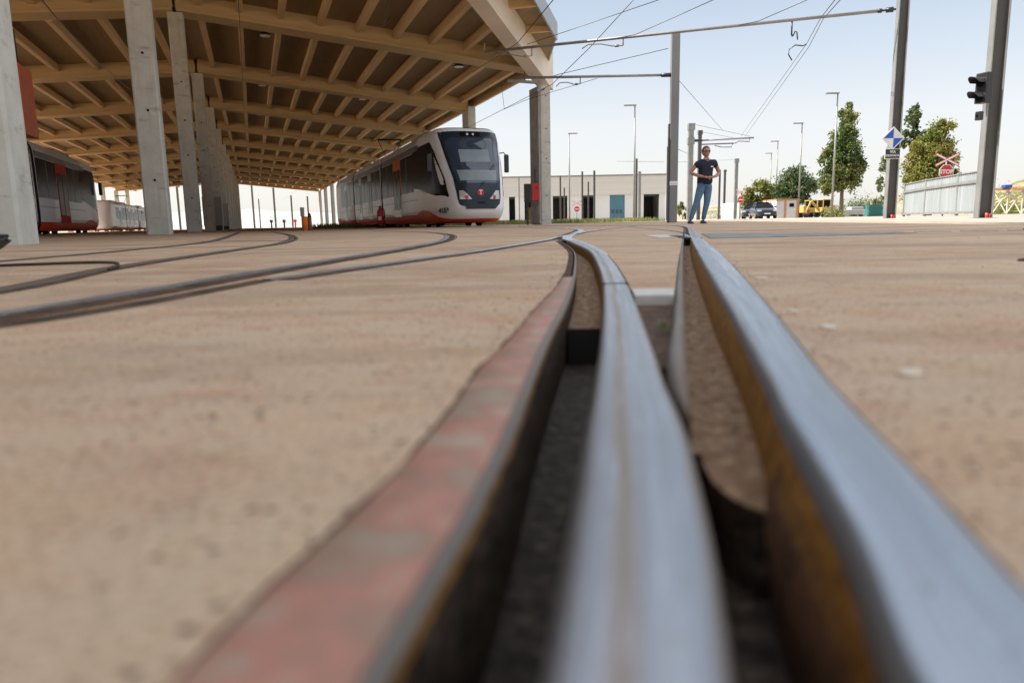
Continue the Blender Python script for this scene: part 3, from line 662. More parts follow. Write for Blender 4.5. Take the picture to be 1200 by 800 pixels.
# canopy lamps
def lamp(u, w, label):
    root = empty('ceiling_lamp', H(u, w, ZB(w)+.25), 0, label, 'ceiling lamp', 'round lamps under the canopy')
    a = MB(); a.tube([(0, 0, 0), (0, 0, .10)], [.24, .2], 14); a.tube([(0, 0, .1), (0, 0, DZ(w)-ZB(w)-.25)], .02, 6); a.build('housing', M['black2'], root)
    a = MB(); a.tube([(0, 0, -.015), (0, 0, .002)], .2, 14); a.build('lens', M['ledw'], root)
ordn = ['first', 'second', 'third', 'fourth', 'fifth', 'sixth']
for i in range(1, 6):
    for w, nm in ((3.0, 'beside the middle columns'), (8.6, 'in the right half'), (-4.2, 'in the left half')):
        if i == 1 and w == 8.6: uu = S*1.2
        uu = (i+.2)*S if w > 0 else (i+.12)*S
        lamp(uu, w if w != 8.6 else 8.2+(i % 2)*2.6, f'round lamp under the {ordn[i-1]} canopy bay from the front, {nm}')
# grey cabinet between middle columns
for (u, nm, lab) in ((2*S+2.2, 'cabinet', 'tall grey electrical cabinet between the third and fourth middle columns'), (3*S+3.0, 'cabinet', 'grey electrical cabinet farther back, between the fourth and fifth middle columns')):
    root = empty('electrical_cabinet', H(u, .05), math.atan2(DD.y, DD.x), lab, 'cabinet')
    a = MB(); a.box((-.3, -.5, .25), (.6, .45, 1.75), bev=.02); a.build('housing', M['cabinet'], root)
    a = MB(); a.box((-.26, -.46, 0), (.56, .41, .25)); a.build('plinth', M['black2'], root)
    a = MB(); a.box((-.325, .1, .95), (-.3, .18, 1.05)); a.build('lock', M['black2'], root)
# red and black boxes on right column
root = empty('hose_box', H(S-.3, WR-.50, 1.0), 0, 'red box fixed to the front of the first right column', 'box')
a = MB(); a.box((-.17, -.18, 0), (.15, 0, .72), bev=.02); a.build('housing', M['red'], root); a = MB(); a.box((-.03, -.195, .5), (.03, -.18, .56)); a.build('latch', M['black2'], root); a = MB(); a.tube([(-.05, -.1, .7), (-.05, -.1, 1.3)], .02, 6); a.build('conduit', M['black2'], root)
root = empty('switch_box', H(S-.1, WR-.80, .95), 0, 'black switch box standing left of the red box on the right column', 'box')
a = MB(); a.box((-.16, -.15, 0), (.12, .05, .75), bev=.02); a.build('housing', M['black2'], root); a = MB(); a.box((-.05, -.1, -.95), (.02, -.02, 0)); a.build('post', M['black2'], root)
# floodlight under the front beam at the column
root = empty('floodlight', H(S-1.0, WR-1.2, 5.6), 0, 'grey strip light hanging under the timber beam left of the right column', 'light fitting')
a = MB(); a.bar((-.7, -.2, .05), (.5, .1, .0), .16, .1, bev=.02); a.build('housing', M['galv'], root); a = MB(); a.tube([(0, 0, .05), (0, 0, .6)], .02, 6); a.build('bracket', M['black2'], root)
root = empty('security_camera', H(S-.62, WR-.35, 5.35), 0, 'small grey security camera on the top of the right column', 'camera')
a = MB(); a.bar((-.2, -.2, 0), (0, 0, .06), .12, .12, bev=.03); a.build('housing', M['galv'], root); a = MB(); a.bar((0, 0, .05), (.15, .05, .1), .04); a.build('bracket', M['black2'], root)
# salmon panel beside left column
root = empty('signboard', H(12.4, -5.1, 3.45), math.atan2(DD.y, DD.x), 'salmon orange upright board above the left tram, beside the nearest column', 'board')
a = MB(); a.box((-1.2, 0, 0), (.5, .45, 2.35), bev=.03); a.build('board', M['salmon'], root); a = MB(); a.box((-.3, .2, 2.35), (-.2, .3, 3.6)); a.build('hanger', M['black2'], root)
# orange bollards / machine
q = gr(357, 21)
root = empty('orange_bollard', q, 0, 'fat orange bollard with dark grey head, left one of the two under the canopy', 'bollard')
a = MB(); a.tube([(0, 0, 0), (0, 0, .40)], .085, 14); a.build('post', M['orange'], root); a = MB(); a.box((-.10, -.05, .40), (.0, .05, .66), bev=.01); a.build('head', M['cabinet'], root)
q = gr(363, 21.3)
root = empty('orange_bollard', q, 0, 'brown-orange bollard, right one of the two under the canopy', 'bollard')
a = MB(); a.tube([(0, 0, 0), (0, 0, .38)], .06, 12); a.build('post', M['rustm'], root); a = MB(); a.tube([(0, 0, .38), (0, 0, .5)], [.06, .03], 12); a.build('head', M['black2'], root)
# ------------------------------------------------------------------ trams
def interp(tab, z):
    if z <= tab[0][0]: return tab[0][1]
    for (a, va), (b, vb) in zip(tab, tab[1:]):
        if z <= b: t = (z-a)/(b-a); t = t*t*(3-2*t)*.35+t*.65; return va+(vb-va)*t
    return tab[-1][1]
A0 = [(.15, .55), (.25, .30), (.4, .10), (.6, 0), (1.0, .03), (1.45, .16), (2.1, .50), (2.8, .95), (3.1, 1.15), (3.3, 1.32), (3.36, 1.5), (3.4, 1.8)]
LN = [(.15, 2.6), (1.2, 2.4), (2.2, 1.6), (3.0, 1.0), (3.4, .7)]
HW = [(.15, 1.10), (.35, 1.17), (.6, 1.2), (2.6, 1.2), (2.95, 1.19), (3.15, 1.15), (3.28, 1.08), (3.36, .98), (3.4, .8)]
EXP = 2/3.0
def nose(ph, z):
    c = math.cos(ph); s_ = math.sin(ph); hw = interp(HW, z)
    return Vector((interp(A0, z)+interp(LN, z)*(1-abs(c)**EXP), hw*math.copysign(abs(s_)**EXP, s_), z))
def nose_y(y, z):
    hw = interp(HW, z); s_ = min(1, abs(y)/hw)**(1/EXP); ph = math.asin(min(1, s_)); return nose(math.copysign(ph, y), z)
def patch(yf0, yf1, z0, z1, m, name, parent, o_=.012, ny=14, nz=16):
    rows = []
    for i in range(nz+1):
        z = z0+(z1-z0)*i/nz; r_ = []
        for j in range(ny+1):
            y = yf0(z)+(yf1(z)-yf0(z))*j/ny; r_.append(nose_y(y, z))
        rows.append(r_)
    mb = MB(); mb.grid(rows)
    bmesh.ops.recalc_face_normals(mb.bm, faces=mb.bm.faces)
    ns = sum((f.normal for f in mb.bm.faces), Vector())
    if ns.x > 0: bmesh.ops.reverse_faces(mb.bm, faces=mb.bm.faces)
    mb.bm.normal_update()
    for v in mb.bm.verts: v.co += v.normal*o_
    return mb.build(name, m, parent, norm=False)
ZL = [.15, .25, .34, .42, .5, .6, .7, .8, .95, 1.1, 1.3, 1.6, 1.9, 2.2, 2.5, 2.75, 2.9, 3.0, 3.1, 3.2, 3.3, 3.36, 3.4]
def make_tram(loc, rz, label, grp='trams in the depot', number=True, mirror_side=1):
    root = empty('tram', loc, rz, label, 'tram', grp)
    mats = [M['livery'], M['livery'], M['livery'], M['black2']]
    joints = [12.3, 22.4, 34.0]
    def cabmesh(a_end, flip=None):
        mb = MB(); PH = [-PI/2+PI*k/40 for k in range(41)]; rows = []
        for z in ZL:
            rr = [Vector((a_end, -interp(HW, z), z))]+[Vector((a_end-(a_end-4.0)*t, -interp(HW, z), z)) for t in (.33, .66, 1)]+[nose(p, z) for p in PH]
            rr += [Vector((a_end-(a_end-4.0)*t, interp(HW, z), z)) for t in (1, .66, .33)]+[Vector((a_end, interp(HW, z), z))]
            rows.append(rr)
        def mf(i, j):
            z = ZL[i]; p = rows[i][j]
            frontness = max(0, 1-p.x/2.5)
            if z < .25: return 1
            if z < .26+.42*max(0, min(1, (p.x-.5)/2.2))**1.3 - .2*max(0, min(1, (p.x-3.6)/1.2)): return 1
            if z >= 3.0 and p.x > 4.1: return 2
            return 0
        V = mb.grid(rows, mfun=mf)
        f = mb.bm.faces.new(V[-1]); f.material_index = 2
        f = mb.bm.faces.new(V[0]); f.material_index = 3
        mb.bm.faces.new([r_[0] for r_ in V]+[r_[-1] for r_ in V][::-1]).material_index = 3
        if flip is not None:
            for v in mb.bm.verts: v.co.x = flip-v.co.x
        return mb
    cabmesh(joints[0]-.18).build('body', mats, root)
    cabmesh(joints[2]-joints[1]-.18, flip=joints[2]).build('body', mats, root)
    mb = MB(); rows = []
    for z in ZL: rows.append([Vector((x, s_*interp(HW, z), z)) for s_, x in ((-1, joints[0]+.18), (-1, joints[1]-.18), (1, joints[1]-.18), (1, joints[0]+.18), (-1, joints[0]+.18))])
    V = mb.grid(rows, mfun=lambda i, j: 1 if ZL[i] < .46 and j in (0, 2) else (2 if ZL[i] >= 3.0 else (3 if j in (1, 3) else 0)), smooth=False); mb.bm.faces.new(V[-1][:4]).material_index = 2
    mb.build('body', mats, root)
    for jx in joints[:2]:
        mb = MB()
        for k in range(5):
            x = jx-.18+k*.072; mb.box((x, -1.10, .45), (x+.05, 1.10, 3.25))
        mb.box((jx-.178, -1.04, .4), (jx+.178, 1.04, 3.2)); mb.build('bellows', M['rubber'], root)
    # undercarriage
    for x in (3.6, 9.3, 17.4, 24.6, 30.3):
        mb = MB(); mb.box((x-1.0, -.95, .12), (x+1.0, .95, .45))
        bg = mb.build('bogie', M['black2'], root)
        for s_ in (-1, 1):
            for dx in (-.7, .7):
                mb = MB(); mb.tube([(x+dx, s_*.72, .3), (x+dx, s_*.86, .3)], .29, 18); mb.build('wheel', M['dkrust'], bg)
    # side glazing band, doors
    for sd in (-1, 1):
        def pan(x0, x1, z0, z1, m, name, o_=1.2, th=.012, bev=.0, parent=root):
            mb = MB(); y0, y1 = sorted((sd*(o_-.01), sd*(o_+th))); mb.box((x0, y0, z0), (x1, y1, z1)); return mb.build(name, m, parent)
        wins = [(4.95, 7.45), (9.2, 12.05), (12.65, 15.35), (16.75, 19.05), (20.25, 22.1), (22.75, 25.75), (27.25, 29.4)]
        doors = [(7.5, 9.15), (15.4, 16.7), (19.1, 20.2), (25.8, 27.2)]
        for x0, x1 in wins:
            w_ = pan(x0, x1, 1.35, 2.78, M['glass'], 'window', th=.008)
            for t in (.5,):
                xm = x0+(x1-x0)*t; pan(xm-.03, xm+.03, 1.37, 2.76, M['black2'], 'mullion', o_=1.207, th=.006, parent=w_)
        for x0, x1 in doors:
            d_ = pan(x0, x1, .50, 2.82, M['orange'] if x0 < 8 else M['panel'], 'door', th=.006)
            xm = (x0+x1)/2
            for q0, q1 in ((x0+.1, xm-.06), (xm+.06, x1-.1)): pan(q0, q1, .75, 2.4, M['glass'], 'door_glass', o_=1.208, th=.008, parent=d_)
            pan(x0, x1, .44, 1.3, M['white'], 'door_foot', o_=1.205, th=.006, parent=d_)
        for x0, x1 in ((4.0, 12.05), (12.6, 22.15), (22.7, 30.2)): pan(x0, x1, 2.8, 3.02, M['panel'], 'cantrail', o_=1.185, th=.02)
        for x0, x1 in ((4.3, 12.05), (12.6, 22.15), (22.7, 30)): pan(x0, x1, 1.02, 1.045, M['tgrey'], 'seam', o_=1.2, th=.004)
    # front
    yb = lambda z: interp([(.58, .50), (.68, .68), (.9, .74), (1.5, .80), (2.4, .95), (3.0, 1.03), (3.34, 1.04)], z)
    patch(lambda z: -yb(z), yb, .58, 3.345, M['panel'], 'front_panel', root, .015)
    ws = lambda z: interp([(1.42, .62), (1.52, .72), (2.1, .82), (2.75, .91), (2.9, .86), (2.96, .72)], z)
    wsp = patch(lambda z: -ws(z), ws, 1.42, 2.96, M['screen'], 'windscreen', root, .030)
    patch(lambda z: -.52, lambda z: .52, 2.12, 2.55, M['blind'], 'sun_blind', wsp, .034)
    patch(lambda z: -ws(z)+.10, lambda z: ws(z)-.10, 1.50, 1.85, M['blind'], 'dash_reflection', wsp, .034)
    patch(lambda z: -.36, lambda z: .36, 3.02, 3.18, M['glass'], 'destination_display', root, .026)
    for s_ in (-1, 1):
        mb = MB(); p = nose_y(s_*.1, 3.1); mb.ball((p.x-.03, p.y, p.z), (.02, .05, .05), 8); mb.build('marker_lamp', M['lampw'], root)
        hl = patch(lambda z: s_*(.30+.9*(z-.90)), lambda z: s_*.68, .90, 1.18, M['lampw'], 'headlight', root, .024, 6, 6)
        mb = MB(); p = nose_y(s_*.47, .97); mb.ball((p.x-.02, p.y, p.z), (.03, .07, .07), 12); mb.build('tail_lamp', M['lampr'], hl)
    p = nose_y(0, 1.1)
    mb = MB(); mb.tube([(p.x-.016, 0, 1.12), (p.x-.03, 0, 1.12)], .11, 20); lg = mb.build('emblem', M['red'], root)
    put_text('T', .2, M['signw'], lg, (p.x-.034, 0, 1.12), (0, -1, 0), (0, 0, 1), .008)
    put_text('TRAM', .075, M['signw'], lg, (p.x-.03, 0, .96), (0, -1, 0), (0, 0, 1), .002)
    mb = MB(); pa = nose_y(-.05, 1.38); pb = nose_y(-.62, 2.05); mb.tube([pa-Vector((.05, 0, 0)), pb-Vector((.06, 0, 0))], .014, 6); mb.tube([nose_y(-.12, 1.4)-Vector((.05, 0, 0)), nose_y(-.66, 2.0)-Vector((.06, 0, 0))], .008, 6)
    mb.build('wiper', M['black2'], root)
    mb = MB(); mb.box((nose_y(0, .8).x-.025, -.13, .76), (nose_y(0, .8).x+.2, .13, .82)); mb.build('coupler_slot', M['black'], root)
    # cab side windows: curved dark glazing on the nose flank
    for s_ in (-1, 1):
        rows = []
        for i in range(25):
            z = 1.0+(2.93-1.0)*(i/24); t = i/24
            x0 = nose_y(min(1.175, yb(z)+.19), z).x+.02+.35*max(0, (z-2.55)/.38)**2; x1 = max(x0+.02, x0+.05+3.6*min(1, max(0, (z-1.0)/.46))**.8)
            x1 = min(x1, 4.93) if z < 1.45 else 4.93
            r_ = []
            for j in range(9):
                xx = x0+(x1-x0)*j/8
                # invert nose: find phi with nose().x == xx
                lo, hi = 0.0, PI/2
                for _ in range(24):
                    md = (lo+hi)/2
                    if nose(md, z).x < xx: lo = md
                    else: hi = md
                pt = nose(lo, z) if xx < nose(PI/2, z).x else Vector((xx, interp(HW, z), z))
                r_.append(Vector((xx, s_*(pt.y+.012), z)))
            rows.append(r_)
        mb = MB(); mb.grid(rows); mb.build('cab_side_window', M['glass'], root)
        # mirror
        mb = MB(); mb.tube([(1.7, s_*1.1, 2.52), (1.4, s_*1.3, 2.54), (1.36, s_*1.36, 2.45)], .018, 6); mb.box((1.28, s_*1.38-.08, 1.85), (1.42, s_*1.38+.08, 2.47), bev=.05); mb.build('mirror', M['black2'], root)
    if number:
        # number on the nose flank, near side
        me = text_mesh('4153', .22, .008)
        for v in me.vertices:
            ph = .98-v.co.x/1.15; p = nose(ph, .55+v.co.y); q = nose(ph+.01, .55+v.co.y); tg = (q-p).normalized(); nr = Vector((-tg.y, tg.x, 0)); nr = nr if nr.x < 0 else -nr
            v.co = p+nr*(.03+v.co.z)
        link('fleet_number', me, M['black2'], root)
    if False:
        zt = .66; c = nose(-.80, zt); c2 = nose(-.76, zt); tg = (c2-c).normalized(); nrm = Vector((-tg.y, tg.x, 0)); nrm = nrm if nrm.x < 0 else -nrm
        xd = tg
        zz = xd.cross(Vector((0, 0, 1)))
        if zz.dot(nrm) < 0: xd = -xd
        put_text('4153', .21, M['black2'], root, c+nrm*.03, xd, (0, 0, 1), .006, 'fleet_number')
    # roof equipment + pantograph
    for x0, x1 in ((4.2, 7.2), (25, 29), (18.8, 21.3)): mb = MB(); mb.box((x0, -.75, 3.39), (x1, .75, 3.57), bev=.05); mb.build('roof_box', M['tgrey'], root)
    px = 16.2; mb = MB(); mb.box((px-.6, -.5, 3.39), (px+.6, .5, 3.46))
    for s_ in (-1, 1):
        mb.tube([(px, s_*.12, 3.45), (px, s_*.62, 4.55)], .022, 6)
    mb.tube([(px, -.65, 4.56), (px, .65, 4.56)], .03, 6); mb.tube([(px-.12, -.75, 4.5), (px-.1, -.6, 4.6), (px-.1, .6, 4.6), (px-.12, .75, 4.5)], .022, 6); mb.tube([(px+.22, -.75, 4.5), (px+.2, -.6, 4.6), (px+.2, .6, 4.6), (px+.22, .75, 4.5)], .022, 6)
    mb.tube([(px-.1, -.5, 4.6), (px+.2, -.5, 4.6)], .015, 6); mb.tube([(px-.1, .5, 4.6), (px+.2, .5, 4.6)], .015, 6)
    mb.build('pantograph', M['black2'], root)
    return root
rzt = math.atan2(DD.y, DD.x)
main = make_tram(H(4.75, 9.2), rzt, 'white and red tram numbered 4153 facing out from under the canopy')
t2 = copy_tree(main); t2.location = H(24.4, -6.42); t2.rotation_euler.z = rzt+PI; t2['label'] = 'grey-white tram with red doors half hidden behind the nearest column at far left'
t3 = copy_tree(main); t3.location = H(106, -14.0); t3.rotation_euler.z = rzt+PI; t3['label'] = 'distant white tram at the far left end of the canopy'
for o in children(t2):
    if o.name.startswith('door'):
        for q_ in [o]+[k_ for k_ in children(o) if k_.name.startswith('door_foot')]:
            q_.data = q_.data.copy(); q_.data.materials[0] = M['doorred']
for t in (t2, t3):
    for o in children(t):
        if o.name.startswith('fleet_number'): bpy.data.objects.remove(o)
# fire extinguisher trolley next to main tram
q = gr(446, 28.5); root = empty('fire_extinguisher', q, 0, 'red wheeled fire extinguisher with black hose standing beside the tram', 'fire extinguisher')
a = MB(); a.tube([(0, 0, .12), (0, 0, .2), (0, 0, .62), (0, 0, .72), (0, 0, .78)], [.06, .13, .13, .08, .04], 14); a.build('tank', M['red'], root)
a = MB(); a.tube([(-.15, .05, .1), (.15, .05, .1)], .1, 12); a.build('wheel', M['black2'], root)
a = MB(); a.tube([(0, 0, .78), (.16, -.03, .72), (.17, -.03, .45), (.12, -.02, .3)], .025, 8); a.tube([(-.04, 0, .78), (.04, 0, .84)], .03, 8); a.build('hose', M['black2'], root)
a = MB(); a.box((-.06, -.136, .3), (.06, -.131, .44)); a.build('label_plate', M['signw'], root)
# ------------------------------------------------------------------ catenary poles and arms
def hpole(loc, h, w, rz, label, m='galvd', grp='steel catenary poles', red=True, lean=(0, 0)):
    root = empty('catenary_pole', loc, rz, label, 'pole', grp); t = w*.075
    a = MB(); a.box((-w/2, -w/2, 0), (-w/2+t, w/2, h)); a.box((w/2-t, -w/2, 0), (w/2, w/2, h)); a.build('flange', M['galv'], root)
    a = MB(); a.box((-w/2+t, -.02, 0), (w/2-t, .02, h)); a.build('web', M[m], root)  # web coloured darker than the flanges to paint in its shade
    if red:
        a = MB(); a.tube([(w*.1, -w*.42, 0), (w*.1, -w*.42, w*.5)], w*.12, 8); a.tube([(w*.3, -w*.42, 0), (w*.3, -w*.42, w*.42)], w*.1, 8); a.build('cable_cap', M['tred'], root)
    a = MB(); a.box((-w*.8, -w*.7, -.01), (w*.8, w*.7, .03)); a.build('base_plate', M['galv'], root)
    return root
hpole(at(1042, 257, 21.3)*1, 9.5, .27, -.18, 'steel catenary pole carrying the blue and white diamond sign')
hpole(at(1151.5, 257, 13.9), 9.0, .245, -.24, 'steel catenary pole with the traffic light, rightmost in the picture')
root = empty('catenary_pole', gr(788, 26), -.05, 'square grey catenary pole with a pale band near its foot, left of the standing woman', 'pole', None)
a = MB(); a.box((-.14, -.14, 0), (.14, .14, 6.42), bev=.015); a.build('shaft', M['concd'], root)
a = MB(); a.box((-.142, -.15, 1.36), (.142, .15, 1.44)); a.box((-.145, -.145, 1.30), (.145, .145, 1.35)); a.build('band', M['signw'], root)
a = MB(); a.box((-.19, -.09, 0), (-.145, .12, 3.4)); a.build('cable_duct', M['galvd'], root)
# tubes
def tube_obj(name, pts, r, m, label, cat, grp=None, n=8):
    a = MB(); a.tube(pts, r, n); return one(name, a, M[m], label, cat, grp)
A_ = at(1050, 11, 21.1); B_ = at(568, 61, 25.7)
root = empty('cantilever_tube', A_, 0, 'long galvanised tube reaching from the diamond-sign pole across to the canopy front beam', 'catenary arm')
v = B_-A_
a = MB(); a.tube([v*.035, v], .045, 10); a.build('tube', M['galv'], root)
a = MB(); a.tube([v*0, v*.04], .03, 8); a.tube([v*.005, v*.02], .07, 10); a.tube([v*.028, v*.036], .06, 8); a.build('insulator', M['black2'], root)
a = MB(); a.bar(v+Vector((0, 0, -.05)), v+Vector((0, 0, .28)), .05); a.build('end_bracket', M['galv'], root)
def steady(base, dx, dy, drop, span, label=None):
    a = MB(); b = Vector(base); a.tube([b, b+Vector((0, 0, -drop))], .022, 6)
    a.tube([b+Vector((0, 0, -drop)), b+Vector((dx*.25, 0, -drop*1.05)), b+Vector((dx*.55, 0, -drop*.75)), b+Vector((dx*.85, 0, -drop*.8)), b+Vector((dx, 0, -drop*1.3))], .018, 6)
    a.tube([b+Vector((dx*.1, 0, -drop*1.02)), b+Vector((dx*.2, 0, -drop*1.04))], .04, 8)
    return a
for x, dxx, d in ((753, -1.3, .24), (634, -1.35, .28)):
    t = (1050-x)/(1050-568); s_ = steady(v*t, dxx, 0, d, 1); s_.build('steady_arm', M['galv'], root)
a = steady(v*((1050-946)/482), .18, 0, .42, 1); a.build('steady_arm', M['black2'], root)
A2_ = at(786, 88, 26); B2_ = at(606, 91.5, 26.6)
root = empty('cantilever_tube', A2_, 0, 'shorter galvanised tube from the grey square pole to the canopy column head', 'catenary arm'); v2 = B2_-A2_
a = MB(); a.tube([v2*.04, v2], .045, 10); a.build('tube', M['galv'], root); a = MB(); a.tube([v2*-.01, v2*.06], .07, 10); a.build('insulator', M['black2'], root)
steady(v2*((786-681)/180), -.85, 0, .24, 1).build('steady_arm', M['galv'], root)
# diamond sign
c = at(1047, 162, 21.02); s_ = .44*math.sqrt(2)/2*1.02
root = empty('diamond_sign', c, -.02, 'diamond sign quartered blue and white on the steel pole', 'sign')
fd = lambda a_, b_, t: Vector((a_*s_, t, b_*s_))
a = MB(); a.prism([(0, -1), (1, 0), (0, 1), (-1, 0)], fd, 0, .02); a.build('board', M['signw'], root)
k = .88
a = MB(); a.prism([(0, 0), (0, k), (-k, 0)], fd, -.004, -.001); a.prism([(0, 0), (0, -k), (k, 0)], fd, -.004, -.001); a.build('blue_quarter', M['signb'], root)
a = MB(); a.prism([(0, 0), (k, 0), (0, k)], fd, -.004, -.001); a.prism([(0, 0), (-k, 0), (0, -k)], fd, -.004, -.001); a.build('white_quarter', M['contw'], root)
c = at(1046, 180.3, 21.02)
root = empty('name_plate', c, -.02, 'small black plate with white lettering under the diamond sign', 'sign')
a = MB(); a.box((-.215, 0, -.14), (.215, .02, .14), bev=.008); a.build('rim', M['signw'], root)
a = MB(); a.box((-.20, -.006, -.125), (.20, -.002, .125)); a.build('board', M['black2'], root)
put_text('VÍA', .11, M['signw'], root, (0, -.008, .05), (1, 0, 0), (0, 0, 1), .001); put_text('DESVIADA', .082, M['signw'], root, (0, -.008, -.05), (1, 0, 0), (0, 0, 1), .001)
# traffic light
c = at(1150, 104, 13.75); root = empty('traffic_light', c, .25, 'black two-lamp traffic light with hoods on the right steel pole', 'traffic light')
a = MB(); a.box((-.02, -.12, -.26), (.14, .12, .28), bev=.02); a.build('housing', M['black2'], root)
for z in (.13, -.13):
    a = MB(); n = 14
    rows = [[Vector((-.02-L*(.55+.45*math.sin(PI*k_/n)), -.10*math.cos(PI*k_/n), z+.10*math.sin(PI*k_/n)-.03)) for k_ in range(n+1)] for L in (0, .26)]
    a.grid(rows); a.build('hood', M['black2'], root)
    a = MB(); a.tube([(-.03, 0, z-.02), (-.022, 0, z-.02)], .085, 14); a.build('lens', M['glass'], root)
c = at(1147, 136, 13.75); root = empty('push_button', c, .25, 'small black box on the pole below the traffic light', 'box'); a = MB(); a.box((-.04, -.05, -.08), (.06, .05, .08), bev=.015); a.build('housing', M['black2'], root); a = MB(); a.tube([(-.05, 0, 0), (-.04, 0, 0)], .03, 10); a.build('lens', M['glass'], root)
# STOP + crossbuck
def stop_sign(x, yc, Y, r, cross_dy, cw, label, text='STOP', grp=None):
    c = at(x, yc, Y); root = empty('stop_sign', (c.x, Y, 0), 0, label, 'sign', grp); z = c.z
    a = MB(); a.tube([(0, .06, 0), (0, .06, z+cross_dy+.1)], .04, 8); a.build('post', M['galv'], root)
    oc = [(math.cos(PI/8+k*PI/4), math.sin(PI/8+k*PI/4)) for k in range(8)]
    a = MB(); a.prism(oc, lambda p, q, t: Vector((p*r, t, z+q*r)), 0, .02); a.build('rim', M['signw'], root)
    a = MB(); a.prism(oc, lambda p, q, t: Vector((p*r*.92, t, z+q*r*.92)), -.006, -.002); b_ = a.build('board', M['red'], root)
    if text == 'STOP': put_text(text, r*.72, M['signw'], root, (0, -.009, z), (1, 0, 0), (0, 0, 1), .01)
    else:
        a = MB(); a.box((-r*.6, -.012, z-r*.14), (r*.6, -.008, z+r*.14)); a.build('white_bar', M['signw'], root)
    zc_ = z+cross_dy; wb = r*.34; dy = .0
    for sg, nm in ((1, 'a'), (-1, 'b')):
        an = math.radians(26*sg); ux, uz = math.cos(an), math.sin(an)
        for ww, ll, yy, mm, pn in ((wb, cw, .0, 'red', 'cross_board'), (wb*.55, cw*.93, -.008, 'signw', 'cross_face')):
            off_y = yy-(.012 if sg > 0 else 0)
            pts = [(-ll/2, -ww/2), (ll/2, -ww/2), (ll/2, ww/2), (-ll/2, ww/2)]
            a = MB(); a.prism(pts, lambda p, q, t: Vector((p*ux-q*uz, t+off_y, zc_+p*uz+q*ux)), -.003, .002 if mm == 'signw' else .006); a.build(pn, M[mm], root)
    return root
stop_sign(1109, 201.5, 38, .40, .62, 1.38, 'red STOP sign under a red and white crossbuck behind the grey fence')
stop_sign(868, 234, 62, .30, .62, 1.0, 'no-entry style red sign with crossbuck in front of the trees left of the two cars', 'bar')
stop_sign(676, 245, 80, .34, .62, 1.1, 'faint red round sign with crossbuck in front of the white workshop wall', 'bar')
# grey fence
root = empty('fence', (0, 0, 0), 0, 'pale grey sheet fence between the two steel poles', 'fence')
fx = [(1057, 256.5, 41, 216.5), (1081, 256.3, 38.2, 211.5), (1118, 256, 34.6, 205), (1150, 255.6, 31.6, 200)]
Pb = [gr(x, Y) for x, yb_, Y, yt in fx]; Zt = [at(x, yt, Y).z for x, yb_, Y, yt in fx]
for i in range(3):
    P, Q = Pb[i], Pb[i+1]; d = (Q-P).normalized()
    a = MB(); n_ = 26; rows = [[], []]
    nrm = Vector((d.y, -d.x, 0))
    for k_ in range(n_*2+1):
        t = k_/(n_*2); p_ = P.lerp(Q, t)+nrm*(.012 if (k_//2) % 2 else -.012); zt = Zt[i]*(1-t)+Zt[i+1]*t
        rows[0].append(p_+Vector((0, 0, .12))); rows[1].append(p_+Vector((0, 0, zt)))
    a.grid(rows, smooth=False); a.build('sheet', M['fence'], root)
    a = MB(); a.bar(P+nrm*.05+Vector((0, 0, .16)), Q+nrm*.05+Vector((0, 0, .16)), .05, .1); a.bar(P+nrm*.05+Vector((0, 0, Zt[i]-.42)), Q+nrm*.05+Vector((0, 0, Zt[i+1]-.42)), .05, .12); a.bar(P+nrm*.02+Vector((0, 0, Zt[i]+.01)), Q+nrm*.02+Vector((0, 0, Zt[i+1]+.01)), .07, .05); a.build('rail', M['galv'], root)
for i, P in enumerate(Pb):
    a = MB(); a.box((P.x-.06, P.y-.18, 0), (P.x+.06, P.y-.07, Zt[i]+.08)); a.build('fence_post', M['galv'], root)
# wires
def wire(pts, label, r=.011, grp='overhead wires'):
    tube_obj('overhead_wire', pts, r, 'black2', label, 'wire', grp, 5)
ls = B_-A_
def onT(x): return A_+ls*((1050-x)/482)
wire([at(748, -6, 19), onT(711)+Vector((0, 0, -.2)), at(647, 99, 26.4)+Vector((0, 0, 0)), at(560, 143.5, 38), at(468, 190, 62)], 'contact wire running from the top edge past the long tube towards the nearest tram')
wire([at(655, -8, 17), at(607, 50, 22), at(580, 68.5, 25.6), at(550, 86, 29), at(497, 127, 41), at(467, 146, 50), at(330, 235, 180)], 'contact wire crossing the canopy front beam and running under the timber roof')
wire([at(775, -1, 21.5), at(659, 38.5, 26.5), at(600, 58, 27.5)], 'thin stay wire from the top edge to the canopy corner')
wire([at(837, -0.5, 19), at(744, 41, 23.5), onT(743)], 'stay wire rising right from the middle of the long tube')
wire([at(948, -1, 18), at(889, 25, 22), onT(886)], 'stay wire rising right near the sign pole end of the long tube')
wire([at(985, -8, 17.5), at(962, 21, 21.9), at(945, 52, 27), at(868, 160, 56)], 'left wire of the pair running from top right down to the distant arms')
wire([at(992, -8, 17.6), at(965, 22, 21.9), at(948, 55, 27), at(873, 160, 56)], 'right wire of the pair running from top right down to the distant arms')
a = MB(); a.tube([at(945, 52, 27), at(941, 54, 27), at(932, 53, 27), at(925, 58, 27), at(924, 64, 27), at(928, 71, 27)], .022, 6); one('jumper_loop', a, M['black2'], 'black cable loop hanging on the wire pair near the sign pole', 'cable')
wire([at(783, 57, 26), at(652, 88, 27.2), at(640, 92, 28)], 'stay wire from the head of the square pole to the canopy column')
wire([at(793, 92, 26), at(797, 96, 27.5), at(847, 153, 50)], 'stay wire running down right from the square pole')
wire([at(792, 174, 26), at(806, 180, 50)], 'short wire leaving the square pole at mid height')
wire([at(587, 94, 30), at(591, 128, 30)], 'short dropper hanging beside the right canopy column', .008)
wire([at(591, 128, 30), at(620, 116, 27), at(700, 92, 24)], 'faint wire passing in front of the right canopy column', .008)
